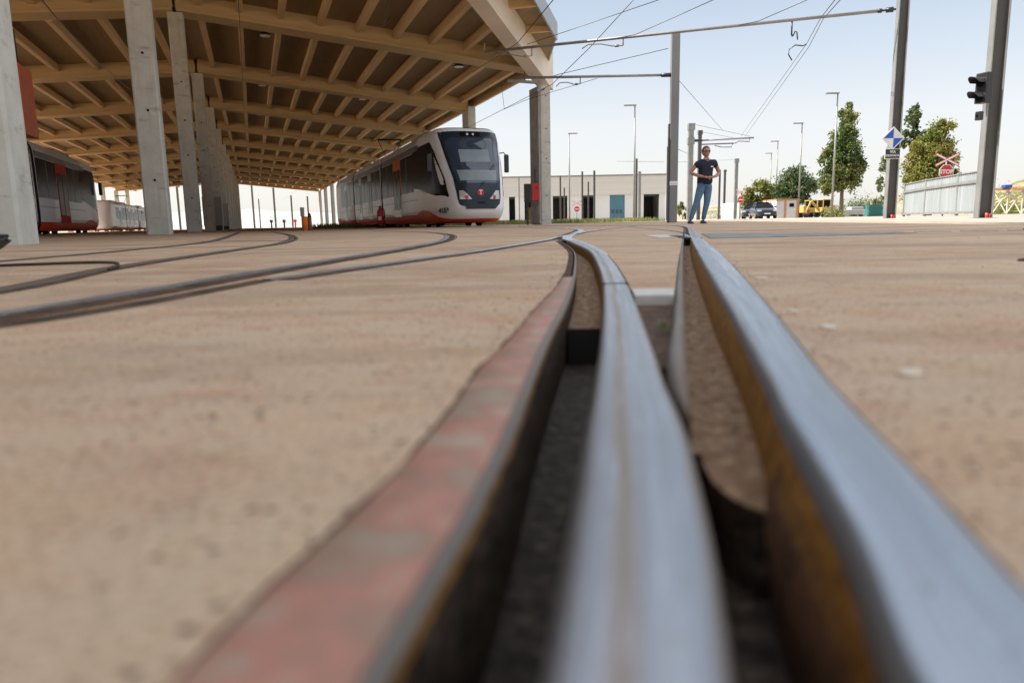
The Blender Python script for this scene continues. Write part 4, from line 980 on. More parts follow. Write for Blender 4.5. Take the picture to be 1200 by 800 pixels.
wire([at(49, 0, 13), at(67, 22, 14.5), at(117, 75, 22), at(190, 138, 42)], 'wire running under the left half of the timber roof')
wire([at(279, -3, 22), at(281, 30, 25), at(285, 105, 32), at(288, 190, 62)], 'nearly vertical wire seen in front of the timber beams')
wire([at(456, 0, 18), at(450, 30, 20), at(458, 20, 21)], 'short wire end hanging at the top of the canopy', .012)
wire([at(795, 190, 60), at(865, 187, 74)], 'level wire behind the woman', .01)
wire([at(811, 145.5, 50), at(880, 160, 56)], 'upper stay of the distant cantilever', .012)
wire([at(819, 154, 62), at(866, 163, 62)], 'lower stay of the second distant cantilever', .012)
wire([at(778, 190, 80), at(722, 189, 80)], 'level wire above the workshop roof', .015)
# far poles
def rpole(x, Y, ytop, wpx, label, m='galv', sq=True, cap=True, grp='distant catenary poles', lean=0):
    P = gr(x, Y); h = at(x, ytop, Y).z; r = wpx/FPX*Y/2
    root = empty('catenary_pole', P, 0, label, 'pole', grp)
    a = MB(); a.box((-r, -r, 0), (r, r, h)) if sq else a.tube([(0, 0, 0), (0, 0, h)], [r, r*.8], 10)
    a.build('shaft', M[m], root)
    if cap:
        a = MB(); a.box((-r*1.25, -r*1.25, h-r*2.6), (r*1.45, r*1.25, h)); a.build('head', M[m], root)
    return root, h
r1, h1 = rpole(807.5, 50, 145, 5.5, 'pale catenary pole with long arm directly left of the woman'); 
z1 = at(808, 165, 50).z; p1 = gr(808, 50)
a = MB(); a.tube([(0.1, 0, z1), (.75, 0, z1+.0)], .09, 8); a.build('insulator', M['black2'], r1)
e1 = at(884, 161.5, 50); a = MB(); a.tube([(.7, 0, z1), (e1.x-p1.x, 0, e1.z)], .055, 8); a.tube([(e1.x-p1.x-.3, 0, e1.z+.05), (e1.x-p1.x-.3, 0, e1.z-.25), (e1.x-p1.x-1.0, 0, e1.z-.2), (e1.x-p1.x-1.3, 0, e1.z-.35)], .035, 6); a.build('arm', M['galv'], r1)
a = MB(); a.box((-.22, -.2, z1-.25), (.22, .2, z1+.2)); a.build('clamp', M['galv'], r1)
r2, h2 = rpole(818, 62, 153, 3.6, 'dark catenary pole with shorter arm behind the woman\'s head', 'galvd')
z2 = at(818, 169.5, 62).z; e2 = at(860, 168, 62); p2 = gr(818, 62); a = MB(); a.tube([(.1, 0, z2), (e2.x-p2.x, 0, e2.z)], .05, 8)
a.tube([(e2.x-p2.x-.1, 0, e2.z), (e2.x-p2.x-.2, 0, e2.z-.3), (e2.x-p2.x-1.0, 0, e2.z-.3), (e2.x-p2.x-1.6, 0, e2.z-.15)], .035, 6); a.build('arm', M['galvd'], r2)
rpole(861, 78, 186, 3.4, 'pale pole right of the woman with a thin arm to the left', 'galv')
rpole(842, 88, 199, 1.9, 'thin dark pole just right of the woman, left of a twin', 'galvd', cap=False)
rpole(848, 90, 199, 2.1, 'thin dark pole just right of the woman, right of a twin', 'galvd')
rpole(609, 75, 208, 1.4, 'thin pole right of the tram mirror in front of the workshop', 'galv', cap=False)
rpole(657, 82, 206, 1.8, 'grey pole at the left of the workshop\'s open door nearest the canopy column', 'galvd', cap=False)
rpole(661.5, 90, 220, 1.5, 'short grey pole beside a taller one before the open workshop door', 'galvd', cap=False)
rpole(682.5, 80, 201, 1.9, 'grey pole left of the middle open workshop door', 'galvd', cap=False)
rpole(689.5, 88, 213, 1.6, 'shorter grey pole standing before the middle open workshop door', 'galvd', cap=False)
rpole(696.5, 78, 200, 2.2, 'grey pole right of the middle open workshop door', 'galvd', cap=False)
rpole(745.5, 76, 186, 2.0, 'tall dark pole between teal door and dark door of the workshop', 'galvd', cap=False)
rpole(749, 80, 201, 3.0, 'stout grey pole touching the tall dark one right of the teal door', 'galv', cap=False)
rpole(781.5, 55, 172, 2.2, 'slim dark pole hugging the square catenary pole on its left', 'galvd', cap=False)
# poles beyond the far end of the canopy
for x, yt, wp, lab in ((323, 220, 1.7, 'leftmost slim pole beyond the far end of the canopy'), (343, 229, 1.5, 'second slim pole beyond the far end of the canopy'), (362, 230, 1.5, 'third slim pole beyond the far end of the canopy, above the bollards'), (305, 233, 1.0, 'faint thin pole beyond the far end of the canopy'), (298, 215, 1.6, 'slim pole next to the last middle column'), (211, 213, 1.8, 'slim pole seen between the second and third middle columns')):
    rpole(x, 160, yt, wp, lab, 'galvd', cap=False, grp='poles beyond the canopy')
for x, h_ in ((318, 8), (333, 9), (346, 8)):
    P = gr(x, 140); a = MB(); a.tube([(0, 0, 0), (0, 0, 1.1)], .16, 8); a.box((-.25, -.2, 1.0), (.25, .2, 1.5), bev=.04)
    o = one('signal_post', a, M['black2'] if x != 346 else M['red'], {318: 'tiny dark post at the far end of the yard, leftmost', 333: 'tiny black signal post at the far end of the yard, middle', 346: 'tiny red post at the far end of the yard, nearest the bollards'}[x], 'post'); o.location = P
# street lamps
def slamp(x, ytop, hgt, label, arm=-1):
    Y = 842*(hgt)/max(20, (258.5-.0196*(x-650))-ytop)
    P = gr(x, Y); h = at(x, ytop, Y).z; root = empty('street_lamp', P, 0, label, 'street lamp', 'tall slim street lamps')
    a = MB(); a.tube([(0, 0, 0), (0, 0, h)], [.11, .055], 8); a.build('mast', M['galv'], root)
    a = MB(); a.box((-.95 if arm < 0 else -.1, -.14, h-.02), (.1 if arm < 0 else .95, .14, h+.09), bev=.03); a.build('lamp_head', M['galv'], root)
    return root
slamp(743, 124, 10, 'tall thin street lamp before the workshop between two open doors')
slamp(667.5, 157, 10, 'pale street lamp nearest the right canopy column', 1)
slamp(974, 110, 10, 'tallest-looking street lamp, in front of the pointed tree')
slamp(935, 145, 10, 'street lamp in front of the round tree and the white cabin')
slamp(908, 166, 10, 'street lamp just left of the round tree')
slamp(901, 180, 10, 'farther street lamp above the two parked cars')
# ------------------------------------------------------------------ workshop building
def bpt(x, Y): return at(x, 260, Y).x
Yb = 120; xl, xr = bpt(560, Yb), bpt(779, Yb)
root = empty('workshop', ((xl+xr)/2, Yb, 0), 0, 'long white workshop with beige upper cladding and large doorways', 'building'); cx = (xl+xr)/2
z_mid = 4.25; z_top = 7.4
doorpx = [(597, 604, 'd'), (615, 632, 'd'), (648, 665, 'd'), (682, 697, 'd'), (714.5, 732, 't'), (754, 772, 'd')]
edges = [xl]
a = MB(); dl_ = []
for x0, x1, k_ in doorpx:
    A__, B__ = bpt(x0, Yb), bpt(x1, Yb); a.box((edges[-1]-cx, 0, 0), (A__-cx, .4, z_mid)); edges.append(B__); dl_.append((A__-cx, B__-cx, k_))
a.box((edges[-1]-cx, 0, 0), (xr-cx, .4, z_mid)); a.box((xr-cx-.4, .4, 0), (xr-cx, 30, z_mid)); a.box((xl-cx, .4, 0), (xl-cx+.4, 30, z_mid)); a.box((xl-cx, 29.6, 0), (xr-cx, 30, z_mid)); a.build('wall', M['wall'], root)
a = MB()
for k_ in range(9):
    zz = z_mid+.02+k_*(z_top-z_mid-.1)/9; a.box((xl-cx-.1, -.14, zz), (xr-cx+.1, 30.1, zz+.31))
a.box((xl-cx, -.1, z_mid), (xr-cx, 30, z_top-.1)); a.build('upper_cladding', M['clad'], root)
a = MB(); a.box((xl-cx-.2, -.25, z_top-.08), (xr-cx+.2, 30.2, z_top+.1)); a.build('roof', M['galv'], root)
for A__, B__, k_ in dl_:
    if k_ == 't':
        a = MB(); a.box((A__, .1, 0), (B__, .2, z_mid)); d_ = a.build('door', M['teal'], root)
        a = MB()
        for q in range(3): a.box((A__+.3+q*.65, .06, 1.3), (A__+.75+q*.65, .1, 1.9))
        a.build('door_window', M['screen'], d_)
    else:
        a = MB(); a.box((A__+.001, .02, z_mid-.35), (B__-.001, .3, z_mid-.02)); a.build('door_lintel', M['black2'], root)
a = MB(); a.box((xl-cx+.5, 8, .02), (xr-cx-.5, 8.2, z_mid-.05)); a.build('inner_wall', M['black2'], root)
# tram glimpsed inside a door
a = MB(); a.box((bpt(618, Yb)-cx, 5, .3), (bpt(630, Yb)-cx, 7.5, 2.6), bev=.2); a.build('stored_machine', M['yellow'], root)
# bright gate wall low right of square pole to woman, distant low white wall
P, Q = gr(790, 110), gr(866, 85)
a = MB(); a.bar(gr(846, 84)+Vector((0, 0, .9)), gr(866, 82)+Vector((0, 0, .9)), .3, 1.8); one('low_wall', a, M['wall'], 'low white wall beside the pale pole right of the woman', 'wall')
# site cabin
P = gr(922, 75); root = empty('site_cabin', P, 0, 'white site cabin with orange frame right of the two parked cars', 'cabin')
hw_ = (935-909)/FPX*75/2; a = MB(); a.box((-hw_, 0, .05), (hw_, 4, 1.85), bev=.03); a.build('wall', M['contw'], root)
a = MB()
for x in (-hw_*.18, hw_-.12): a.box((x-.12, -.04, .0), (x+.1, .1, 1.95))
a.box((-hw_, -.05, 1.8), (hw_, 4, 1.95)); a.build('frame', M['conto'], root)
a = MB(); a.box((.2, -.06, 1.15), (.65, -.03, 1.5)); a.build('window', M['glass'], root)
# ------------------------------------------------------------------ cars
def make_car(loc, rz, label):
    root = empty('parked_car', loc, rz, label, 'car', 'dark cars parked nose towards the camera')
    # local: x = length backwards (front at 0), y lateral, z up
    st = [(0, .42, .62, .60), (.12, .30, .80, .78), (.35, .24, .86, .86), (.9, .22, .95, .90), (1.35, .22, 1.0, .91), (2.2, .22, 1.03, .91), (3.4, .22, 1.05, .91), (4.1, .24, 1.05, .89), (4.45, .34, .98, .80), (4.5, .45, .85, .74)]
    rows = []
    for x, zb, zt, hw in st: rows.append([Vector((x, y, z)) for y, z in ((-hw*.9, zb), (-hw, zb+.12), (-hw, (zb+zt)/2), (-hw*.97, zt-.08), (-hw*.85, zt), (-hw*.4, zt+.03), (0, zt+.035), (hw*.4, zt+.03), (hw*.85, zt), (hw*.97, zt-.08), (hw, (zb+zt)/2), (hw, zb+.12), (hw*.9, zb), (-hw*.9, zb))])
    a = MB(); V = a.grid(rows); a.bm.faces.new(V[0][:-1]); a.bm.faces.new(V[-1][:-1][::-1]); a.build('body', M['carblue'], root)
    a = MB(); rr = [(1.3, 1.0, .80), (1.95, 1.42, .64), (2.4, 1.5, .62), (3.2, 1.49, .62), (3.9, 1.32, .60), (4.35, 1.03, .72)]
    V = a.grid([[Vector((x, y, z)) for y, z in ((-hw-.08, min(z, .98)), (-hw, z-.04), (-hw*.8, z), (0, z+.02), (hw*.8, z), (hw, z-.04), (hw+.08, min(z, .98)))] for x, z, hw in rr]); a.build('cabin_glass', M['glass'], root)
    a = MB(); a.box((2.0, -.60, 1.485), (3.4, .60, 1.54), bev=.02)
    for s_ in (-1, 1): a.bar((1.32, s_*.80, 1.02), (2.0, s_*.63, 1.5), .06, .05)
    a.build('roof', M['carblue'], root)
    for x in (.85, 3.55):
        for s_ in (-1, 1):
            a = MB(); a.tube([(x, s_*.72, .33), (x, s_*.93, .33)], .33, 18); w_ = a.build('wheel', M['rubber'], root)
            a = MB(); a.tube([(x, s_*.92, .33), (x, s_*.945, .33)], .2, 12); a.build('rim', M['galv'], w_)
    for s_ in (-1, 1):
        a = MB(); a.box((.05, s_*.66-.17, .66), (.3, s_*.66+.17, .79), bev=.04); a.build('headlight', M['lampw'], root)
        a = MB(); a.box((1.5, s_*1.0-.09, 1.0), (1.62, s_*1.0+.09, 1.14), bev=.03); a.build('mirror', M['carblue'], root)
    a = MB(); a.box((-.01, -.45, .5), (.1, .45, .74), bev=.02); a.build('grille', M['black2'], root)
    a = MB(); a.box((-.03, -.26, .42), (0, .26, .52)); a.build('number_plate', M['signw'], root)
    a = MB(); a.box((.03, -.7, .3), (.2, .7, .42)); a.build('bumper', M['black2'], root)
    return root
q = gr(899, 66); cA = make_car(q, math.radians(82), 'dark blue parked car, nearer and right one of the two')
cB = copy_tree(cA); cB.location = gr(880, 71); cB.rotation_euler.z = math.radians(68); cB['label'] = 'dark grey-blue parked car, left one half hidden behind the other'
# yellow machines
def machine(loc, rz, label, flip=1):
    root = empty('excavator', loc, rz, label, 'construction machine', 'yellow construction machines')
    a = MB(); a.box((-1.3, -.8, .7), (1.0, .8, 1.35), bev=.08); a.box((-1.3, -.7, 1.3), (-.4, .7, 1.6), bev=.06); a.build('body', M['yellow'], root)
    a = MB(); 
    for p in ((-.35, -.6), (-.35, .6), (.7, -.6), (.7, .6)): a.bar((p[0], p[1], 1.3), (p[0], p[1], 2.35), .09)
    a.box((-.45, -.7, 2.3), (.8, .7, 2.42), bev=.03); a.build('cab_frame', M['yellow'], root)
    a = MB(); a.box((-.3, -.58, 1.32), (.66, .58, 2.3)); a.build('cab_glass', M['glass'], root)
    a = MB(); a.bar((1.0, 0, 1.1), (2.1, 0, 2.2), .22, .28); a.bar((2.1, 0, 2.2), (2.7, 0, 1.0), .18, .22); a.build('arm', M['yellow'], root)
    a = MB(); a.prism([(0, 0), (.5, -.1), (.45, .5), (.05, .45)], lambda p, q, t: Vector((2.45+p, t, .55+q)), -.35, .35); a.build('bucket', M['rustm'], root)
    for x in (-.85, .65):
        for s_ in (-1, 1):
            a = MB(); a.tube([(x, s_*.6, .48), (x, s_*.95, .48)], .48, 16); a.build('wheel', M['rubber'], root)
    return root
m1 = machine(gr(948, 80), .1, 'yellow wheeled excavator left of the lamp mast by the pointed tree'); m1.scale = (.78, .78, .78)
m2 = copy_tree(m1); m2.location = gr(966, 77); m2.rotation_euler.z = PI+.2; m2['label'] = 'yellow wheeled excavator directly behind the lamp mast by the pointed tree'
# teal net fence + small items
a = MB(); a.bar(gr(1013, 70)+Vector((0, 0, .55)), gr(1036, 66)+Vector((0, 0, .55)), .05, 1.1); one('net_screen', a, M['tealnet'], 'green netting screen left of the diamond-sign pole', 'screen')
a = MB(); a.box((-2.2, -.6, .3), (1.4, .6, .95), bev=.1); a.box((-1.0, -.55, .9), (.6, .55, 1.3), bev=.1)
for x in (-1.6, .8): a.tube([(x, -.65, .3), (x, .65, .3)], .3, 12)
o = one('grey_van', a, M['cabinet'], 'low grey vehicle shape behind the trunk of the pointed tree', 'vehicle'); o.location = gr(1003, 76); o.scale = (.8, 1, .8)
# ------------------------------------------------------------------ trees
def tree(name, x, Y, ytop, clumps, trunk_h, label, lm, n, lsz, tr=.18, seed=1, grp='trees behind the road', lean=0):
    rd = random.Random(seed); P = gr(x, Y); root = empty(name, P, 0, label, 'tree', grp); k = Y/FPX
    zf = lambda y_: at(x, y_, Y).z
    cl = []
    for cx_, cy_, rx, ry in clumps: cl.append((Vector(((cx_-x)*k, 0, zf(cy_))), rx*k, ry*k))
    zt = max(c[0].z+c[2]*.6 for c in cl)
    a = MB(); pts = [Vector((0, 0, 0)), Vector((lean*.4, 0, trunk_h*.5)), Vector((lean*.8, .05, trunk_h)), Vector((cl[0][0].x*.5, 0, (trunk_h+zt)/2)), Vector((cl[0][0].x, 0, zt))]
    a.tube(pts, [tr*1.2, tr, tr*.8, tr*.5, tr*.12], 8)
    for c, rx, rz in cl:
        b = Vector((lean*.8, 0, max(trunk_h*.8, min(c.z-rz*.8, zt*.8)))); e = c+Vector((rd.uniform(-.3, .3)*rx, rd.uniform(-.5, .5)*rx, rd.uniform(0, .5)*rz)); a.tube([b, b.lerp(e, .5)+Vector((0, 0, .1)), e], [tr*.45, tr*.3, tr*.08], 6)
    a.build('trunk', M['bark'], root)
    a = MB(); tot = sum(c[1]*c[2] for c in cl)
    for c, rx, rz in cl:
        m_ = int(n*rx*rz/tot); sub = []
        for q in range(max(6, m_//90)):
            u = Vector((rd.gauss(0, 1), rd.gauss(0, 1), rd.gauss(0, 1))).normalized()*rd.uniform(.45, 1.0)
            sub.append((c+Vector((u.x*rx, u.y*rx, u.z*rz)), rd.uniform(.16, .34)))
        for q in range(m_):
            sc_, sr_ = rd.choice(sub); u = Vector((rd.gauss(0, .5), rd.gauss(0, .5), rd.gauss(0, .5)))
            p = sc_+Vector((u.x*rx*sr_*1.5, u.y*rx*sr_*1.5, u.z*rz*sr_*1.1)); s1_ = Vector((rd.gauss(0, 1), rd.gauss(0, 1), rd.gauss(0, 1))).normalized(); s2_ = s1_.cross(Vector((rd.gauss(0, 1), rd.gauss(0, 1), rd.gauss(0, 1)))).normalized()
            L = lsz*rd.uniform(.6, 1.4); a.poly([p-s1_*L*.5, p+s2_*L*.28, p+s1_*L*.5, p-s2_*L*.28])
    a.build('crown', M[lm], root, norm=False); return root
tree('poplar_tree', 985, 68, 122, [(983, 205, 18, 20), (984, 180, 17, 20), (985, 160, 13, 18), (986, 142, 9, 14), (987, 128, 4, 10), (969, 186, 11, 15), (998, 200, 12, 20), (972, 212, 13, 14)], 2.2, 'tall pointed dark green tree with bare lower trunk', 'leaf', 17000, .26, .2, 3)
tree('round_tree', 932, 92, 195, [(930, 218, 22, 18), (918, 224, 12, 15), (944, 222, 12, 16), (932, 205, 13, 9), (930, 236, 20, 10)], 1.2, 'round dense green tree behind the white cabin', 'leaf2', 11000, .30, .25, 5)
tree('bushy_tree', 888, 96, 208, [(890, 224, 14, 14), (878, 230, 9, 13), (901, 228, 9, 12), (885, 240, 14, 10)], .8, 'yellowish green bushy tree behind the two parked cars', 'leafy', 6500, .3, .16, 8)
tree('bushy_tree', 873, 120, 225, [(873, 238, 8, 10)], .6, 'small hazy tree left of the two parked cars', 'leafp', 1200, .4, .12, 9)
tree('broad_tree', 1088, 64, 135, [(1090, 180, 20, 28), (1078, 200, 19, 25), (1100, 190, 13, 25), (1096, 150, 11, 15), (1072, 222, 15, 16), (1100, 220, 12, 16), (1084, 160, 13, 16), (1110, 208, 10, 18), (1070, 180, 12, 18)], 1.0, 'broad yellow-green tree behind the grey fence', 'leafy', 18000, .24, .2, 11)
tree('slender_tree', 1064, 72, 122, [(1064, 140, 9, 17), (1056, 160, 7, 12), (1068, 168, 9, 16), (1060, 130, 5, 8)], 2.5, 'slender pale green tree behind the diamond-sign pole', 'leaf2', 3000, .32, .14, 12)
tree('slender_tree', 1040, 80, 170, [(1036, 195, 7, 14), (1032, 215, 7, 12), (1038, 178, 4, 8), (1028, 236, 10, 10)], 1.2, 'thin sparse pale tree left of the diamond-sign pole', 'leafp', 1300, .32, .12, 13)
tree('bushy_tree', 800, 150, 236, [(796, 246, 5, 8), (806, 250, 6, 7)], .5, 'small green tree glimpsed left of the woman\'s legs', 'leaf', 900, .5, .12, 14)
def bush(x, Y, w, h, label, lm='leaf', n=500, nm='bush'):
    P = gr(x, Y); a = MB(); rd = random.Random(x)
    for k_ in range(n):
        u = Vector((rd.gauss(0, .4)*w, rd.gauss(0, .4)*w, abs(rd.gauss(.3, .35))*h)); s1_ = Vector((rd.gauss(0, 1), rd.gauss(0, 1), rd.gauss(0, 1))).normalized(); s2_ = s1_.orthogonal().normalized(); L = .22*rd.uniform(.6, 1.3)
        a.poly([P+u-s1_*L*.5, P+u+s2_*L*.3, P+u+s1_*L*.5, P+u-s2_*L*.3])
    tag(a.build(nm, M[lm], norm=False), label, 'bush', 'low bushes')
bush(978, 66, 1.0, .9, 'low bush at the foot of the pointed tree')
bush(972, 64, .7, .7, 'small bush left of the foot of the lamp mast', 'leafy', 250)
bush(1008, 95, 2.6, 2.2, 'green hedge in front of the pale hillside', 'leaf2', 5000, 'hedge')
bush(850, 105, 3.0, 1.6, 'light green bushes right of the woman\'s legs', 'leafp', 700)
# ------------------------------------------------------------------ hills
def ridge(name, xs, Yd, m, thick=120):
    a = MB(); rows = [[], [], [], []]
    n = 90; x0, x1 = xs[0][0], xs[-1][0]
    for i in range(n+1):
        x = x0+(x1-x0)*i/n; y = interp(xs, x) if False else None
        for (a_, ya), (b_, yb_) in zip(xs, xs[1:]):
            if a_ <= x <= b_: y = ya+(yb_-ya)*(x-a_)/(b_-a_)
        top = at(x, y, Yd+thick*.4); hgt = max(.4, top.z+noise.noise(Vector((x*.13, 3, Yd)))*.06*abs(top.z)+noise.noise(Vector((x*.5, 3, Yd)))*.05*abs(top.z))
        for r_, (dy, hh) in zip(rows, ((0, -.5), (thick*.15, hgt*.55), (thick*.4, hgt), (thick, -.5))):
            q = at(x, 260, Yd+dy); r_.append(Vector((q.x, Yd+dy, hh)))
    a.grid(rows); return struct(name, a, M[m])
ridge('hill', [(940, 254), (985, 244), (1010, 236), (1040, 230), (1075, 228), (1120, 236), (1180, 240), (1300, 238)], 330, 'hill')
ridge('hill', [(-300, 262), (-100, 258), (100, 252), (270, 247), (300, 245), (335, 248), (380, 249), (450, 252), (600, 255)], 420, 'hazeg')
ridge('hill', [(780, 256), (810, 246), (835, 241), (860, 240), (900, 245), (960, 252)], 420, 'hill')
ridge('terrain', [(1140, 250), (1160, 226), (1172, 218), (1185, 213), (1200, 208), (1260, 204), (1500, 200)], 62, 'bank', 30)
# rusty truss / bridge deck on the far right
P, Q = gr(1162, 50), gr(1290, 45); root = empty('truss_frame', P, 0, 'rusty steel lattice frame with orange deck at the right edge', 'steel frame'); v = Q-P
zt = at(1185, 221, 49).z
a = MB(); a.bar(Vector((0, 0, zt)), v+Vector((0, 0, zt)), .9, .14); a.build('deck', M['rustm'], root)
a = MB(); n = 7
for k_ in range(n):
    p, q = v*(k_/n), v*((k_+1)/n); a.bar(p+Vector((0, 0, .1)), q+Vector((0, 0, zt-.05)), .06); a.bar(p+Vector((0, .1, zt-.05)), q+Vector((0, .1, .1)), .06); a.bar(p+Vector((0, 0, .0)), p+Vector((0, 0, zt)), .07); a.bar(p+Vector((0, .3, .6)), q+Vector((0, -.3, zt*.8)), .05)
a.build('lattice', M['stone'], root)
bush(1180, 54, 3.2, 1.7, 'tangled scrub behind the steel lattice frame', 'leafy', 1600)
c = at(1180, 217, 49); a = MB(); a.box((c.x-.25, c.y-.2, zt+.07), (c.x+.25, c.y+.2, zt+.25), bev=.04); one('blue_crate', a, M['signb'], 'small blue crate on the rusty deck at the right edge', 'crate')
# ------------------------------------------------------------------ shoe at left edge (of someone outside the picture)
root = empty('shoe', at(-2, 288, 2.2)*1, 0, 'black shoe tip poking in at the left edge', 'shoe'); root.location.z = 0
S0 = root.location.copy()
prof = [(-.24, .055, .035), (-.18, .062, .038), (-.10, .056, .038), (-.03, .045, .040), (.03, .030, .034), (.065, .018, .022), (.08, .008, .008)]
a = MB(); rows = []
for x, h_, w_ in prof: rows.append([Vector((x, w_*math.cos(2*PI*k_/16), .012+h_/2+h_/2*math.sin(2*PI*k_/16))) for k_ in range(17)])
a.grid(rows); a.build('upper', M['navy'], root)
a = MB(); rows = [[Vector((x, w_*math.cos(2*PI*k_/16)*1.05, 0.001 if math.sin(2*PI*k_/16) < 0 else .014)) for k_ in range(17)] for x, h_, w_ in prof]; a.grid(rows); a.build('sole', M['rubber'], root)
root.rotation_euler = (0, math.radians(-30), math.radians(8)); root.location = (at(8, 276, 2.2).x-.065, 2.2, .05)
# ------------------------------------------------------------------ person
def skin(name, verts, edges, m, parent, sub=2, root_i=0, smooth=True):
    me = bpy.data.meshes.new(name); me.from_pydata([v[:3] for v in verts], edges, []); o = bpy.data.objects.new(name, me); C.objects.link(o)
    md = o.modifiers.new('s', 'SKIN'); md.use_smooth_shade = True
    for i, v in enumerate(verts):
        sv = me.skin_vertices[0].data[i]; r = v[3]; sv.radius = r if isinstance(r, tuple) else (r, r); sv.use_root = (i == root_i)
    o.modifiers.new('d', 'SUBSURF').levels = sub
    dg = bpy.context.evaluated_depsgraph_get(); dg.update(); m2 = bpy.data.meshes.new_from_object(o.evaluated_get(dg)); bpy.data.objects.remove(o)
    m2.materials.clear()
    for p in m2.polygons: p.use_smooth = True
    return link(name, m2, m, parent)
pp = gr(823, 16.5)
per = empty('person', pp, math.radians(6), 'woman in navy polo shirt and blue jeans standing on the yard, hands held together', 'person')
# body (y negative = towards camera)
V = [(.03, 0, .93, (.09, .07)), (.04, 0, 1.08, (.085, .065)), (.055, 0, 1.25, (.10, .075)), (.06, .01, 1.37, (.085, .06)), (.06, 0, 1.44, .052), (.055, -.01, 1.50, .05),
     (-.115, .01, 1.365, .052), (-.205, .02, 1.26, .05), (-.285, .03, 1.13, .044), (-.16, -.12, 1.06, .037), (-.06, -.20, 1.03, .026),
     (.235, .01, 1.36, .052), (.315, .02, 1.26, .05), (.375, .03, 1.12, .044), (.25, -.12, 1.05, .037), (.14, -.20, 1.02, .026),
     (-.05, 0, .84, .07), (-.15, -.02, .48, .058), (-.27, .01, .09, .04), (.11, 0, .84, .07), (.085, -.03, .48, .058), (.02, .01, .09, .04)]
Eg = [(0, 1), (1, 2), (2, 3), (3, 4), (4, 5), (3, 6), (6, 7), (7, 8), (8, 9), (9, 10), (3, 11), (11, 12), (12, 13), (13, 14), (14, 15), (0, 16), (16, 17), (17, 18), (0, 19), (19, 20), (20, 21)]
body = skin('body', V, Eg, M['skin'], per)
# head joined into the body mesh as one figure
hb = bmesh.new(); hb.from_mesh(body.data)
r_ = bmesh.ops.create_uvsphere(hb, u_segments=24, v_segments=18, radius=1)
for v in r_['verts']:
    c = v.co.copy(); z = c.z; x = c.x*.078*(1-.22*max(0, -z)); y = c.y*.098; zz = z*.122
    if c.y < -.6 and abs(c.x) < .25 and -.25 < z < .1: y -= .018
    if c.y < -.5 and abs(c.x) < .4 and -.6 < z < -.4: y -= .006
    v.co = Vector((.052+x, -.015+y, 1.575+zz))
for s_ in (-1, 1): bmesh.ops.create_uvsphere(hb, u_segments=10, v_segments=8, radius=1, matrix=Matrix.Translation((.052+s_*.079, 0, 1.575)) @ Matrix.Diagonal((.01, .02, .03, 1)))
for f in hb.faces: f.smooth = True
# hands: palm and fingers
def hand(hb, w, d, up, side):
    w = Vector(w); d = Vector(d).normalized(); s_ = d.cross(Vector(up)).normalized()*side; u = s_.cross(d)*side
    bmesh.ops.create_uvsphere(hb, u_segments=12, v_segments=8, radius=1, matrix=Matrix.Translation(w+d*.045) @ Matrix((( d.x, s_.x, u.x, 0), (d.y, s_.y, u.y, 0), (d.z, s_.z, u.z, 0), (0, 0, 0, 1))) @ Matrix.Diagonal((.05, .038, .016, 1)))
    tmp = MB()
    for k_, (o_, L) in enumerate(((-.028, .06), (-.01, .072), (.01, .068), (.028, .052))):
        b = w+d*.08+s_*o_; tmp.tube([b, b+d*L*.45-u*.004, b+d*L*.8-u*.018, b+d*L-u*.032], [.0095, .009, .008, .005], 7)
    b = w+d*.02-s_*.034; tmp.tube([b, b+d*.025-s_*.018, b+d*.05-s_*.02-u*.01], [.012, .010, .006], 7)
    me = bpy.data.meshes.new('t'); tmp.bm.to_mesh(me); hb.from_mesh(me); tmp.bm.free()
hand(hb, (-.06, -.20, 1.03), (.85, -.25, -.18), (0, -.5, 1), 1); hand(hb, (.14, -.20, 1.02), (-.85, -.35, .05), (0, -.5, 1), -1)
hb.to_mesh(body.data); hb.free()
for p in body.data.polygons: p.use_smooth = True
shirt = skin('polo_shirt', [(.035, 0, .85, (.15, .12)), (.035, 0, .93, (.20, .155)), (.045, 0, 1.07, (.17, .135)), (.055, 0, 1.23, (.178, .13)), (.06, .01, 1.36, (.125, .09)), (.06, .005, 1.41, .066), (-.12, .01, 1.36, .082), (-.20, .02, 1.245, .078), (.24, .01, 1.355, .082), (.315, .02, 1.24, .078)],
             [(0, 1), (1, 2), (2, 3), (3, 4), (4, 5), (4, 6), (6, 7), (4, 8), (8, 9)], M['navy'], per)
a = MB(); a.tube([(.0, -.055, 1.43), (.03, -.085, 1.40), (.06, -.095, 1.375)], .0035, 6); a.tube([(.12, -.055, 1.43), (.09, -.085, 1.40), (.06, -.095, 1.375)], .0035, 6); a.build('collar_trim', M['signw'], shirt)
a = MB(); a.box((.115, -.138, 1.24), (.175, -.128, 1.265), bev=.003); a.build('chest_badge', M['signw'], shirt)
jeans = skin('jeans', [(.035, 0, .97, (.13, .10)), (-.04, 0, .83, (.115, .11)), (-.095, -.01, .66, .092), (-.15, -.02, .48, .073), (-.215, 0, .28, .062), (-.275, .01, .08, .052), (.11, 0, .83, (.115, .11)), (.105, -.01, .66, .092), (.09, -.02, .48, .073), (.055, 0, .28, .062), (.02, .01, .08, .052)],
             [(0, 1), (1, 2), (2, 3), (3, 4), (4, 5), (0, 6), (6, 7), (7, 8), (8, 9), (9, 10)], M['jean'], per)
hr = MB(); hr.ball((.052, .012, 1.602), (.092, .108, .118), 24)
bmesh.ops.delete(hr.bm, geom=[v for v in hr.bm.verts if v.co.y < -.03 and v.co.z < 1.648], context='VERTS'); hr.ball((.052, .11, 1.57), (.045, .05, .06), 12); hr.build('hair', M['hair'], per)
a = MB()
for s_ in (-1, 1): a.ball((.052+s_*.032, -.105, 1.592), (.030, .014, .021), 12)
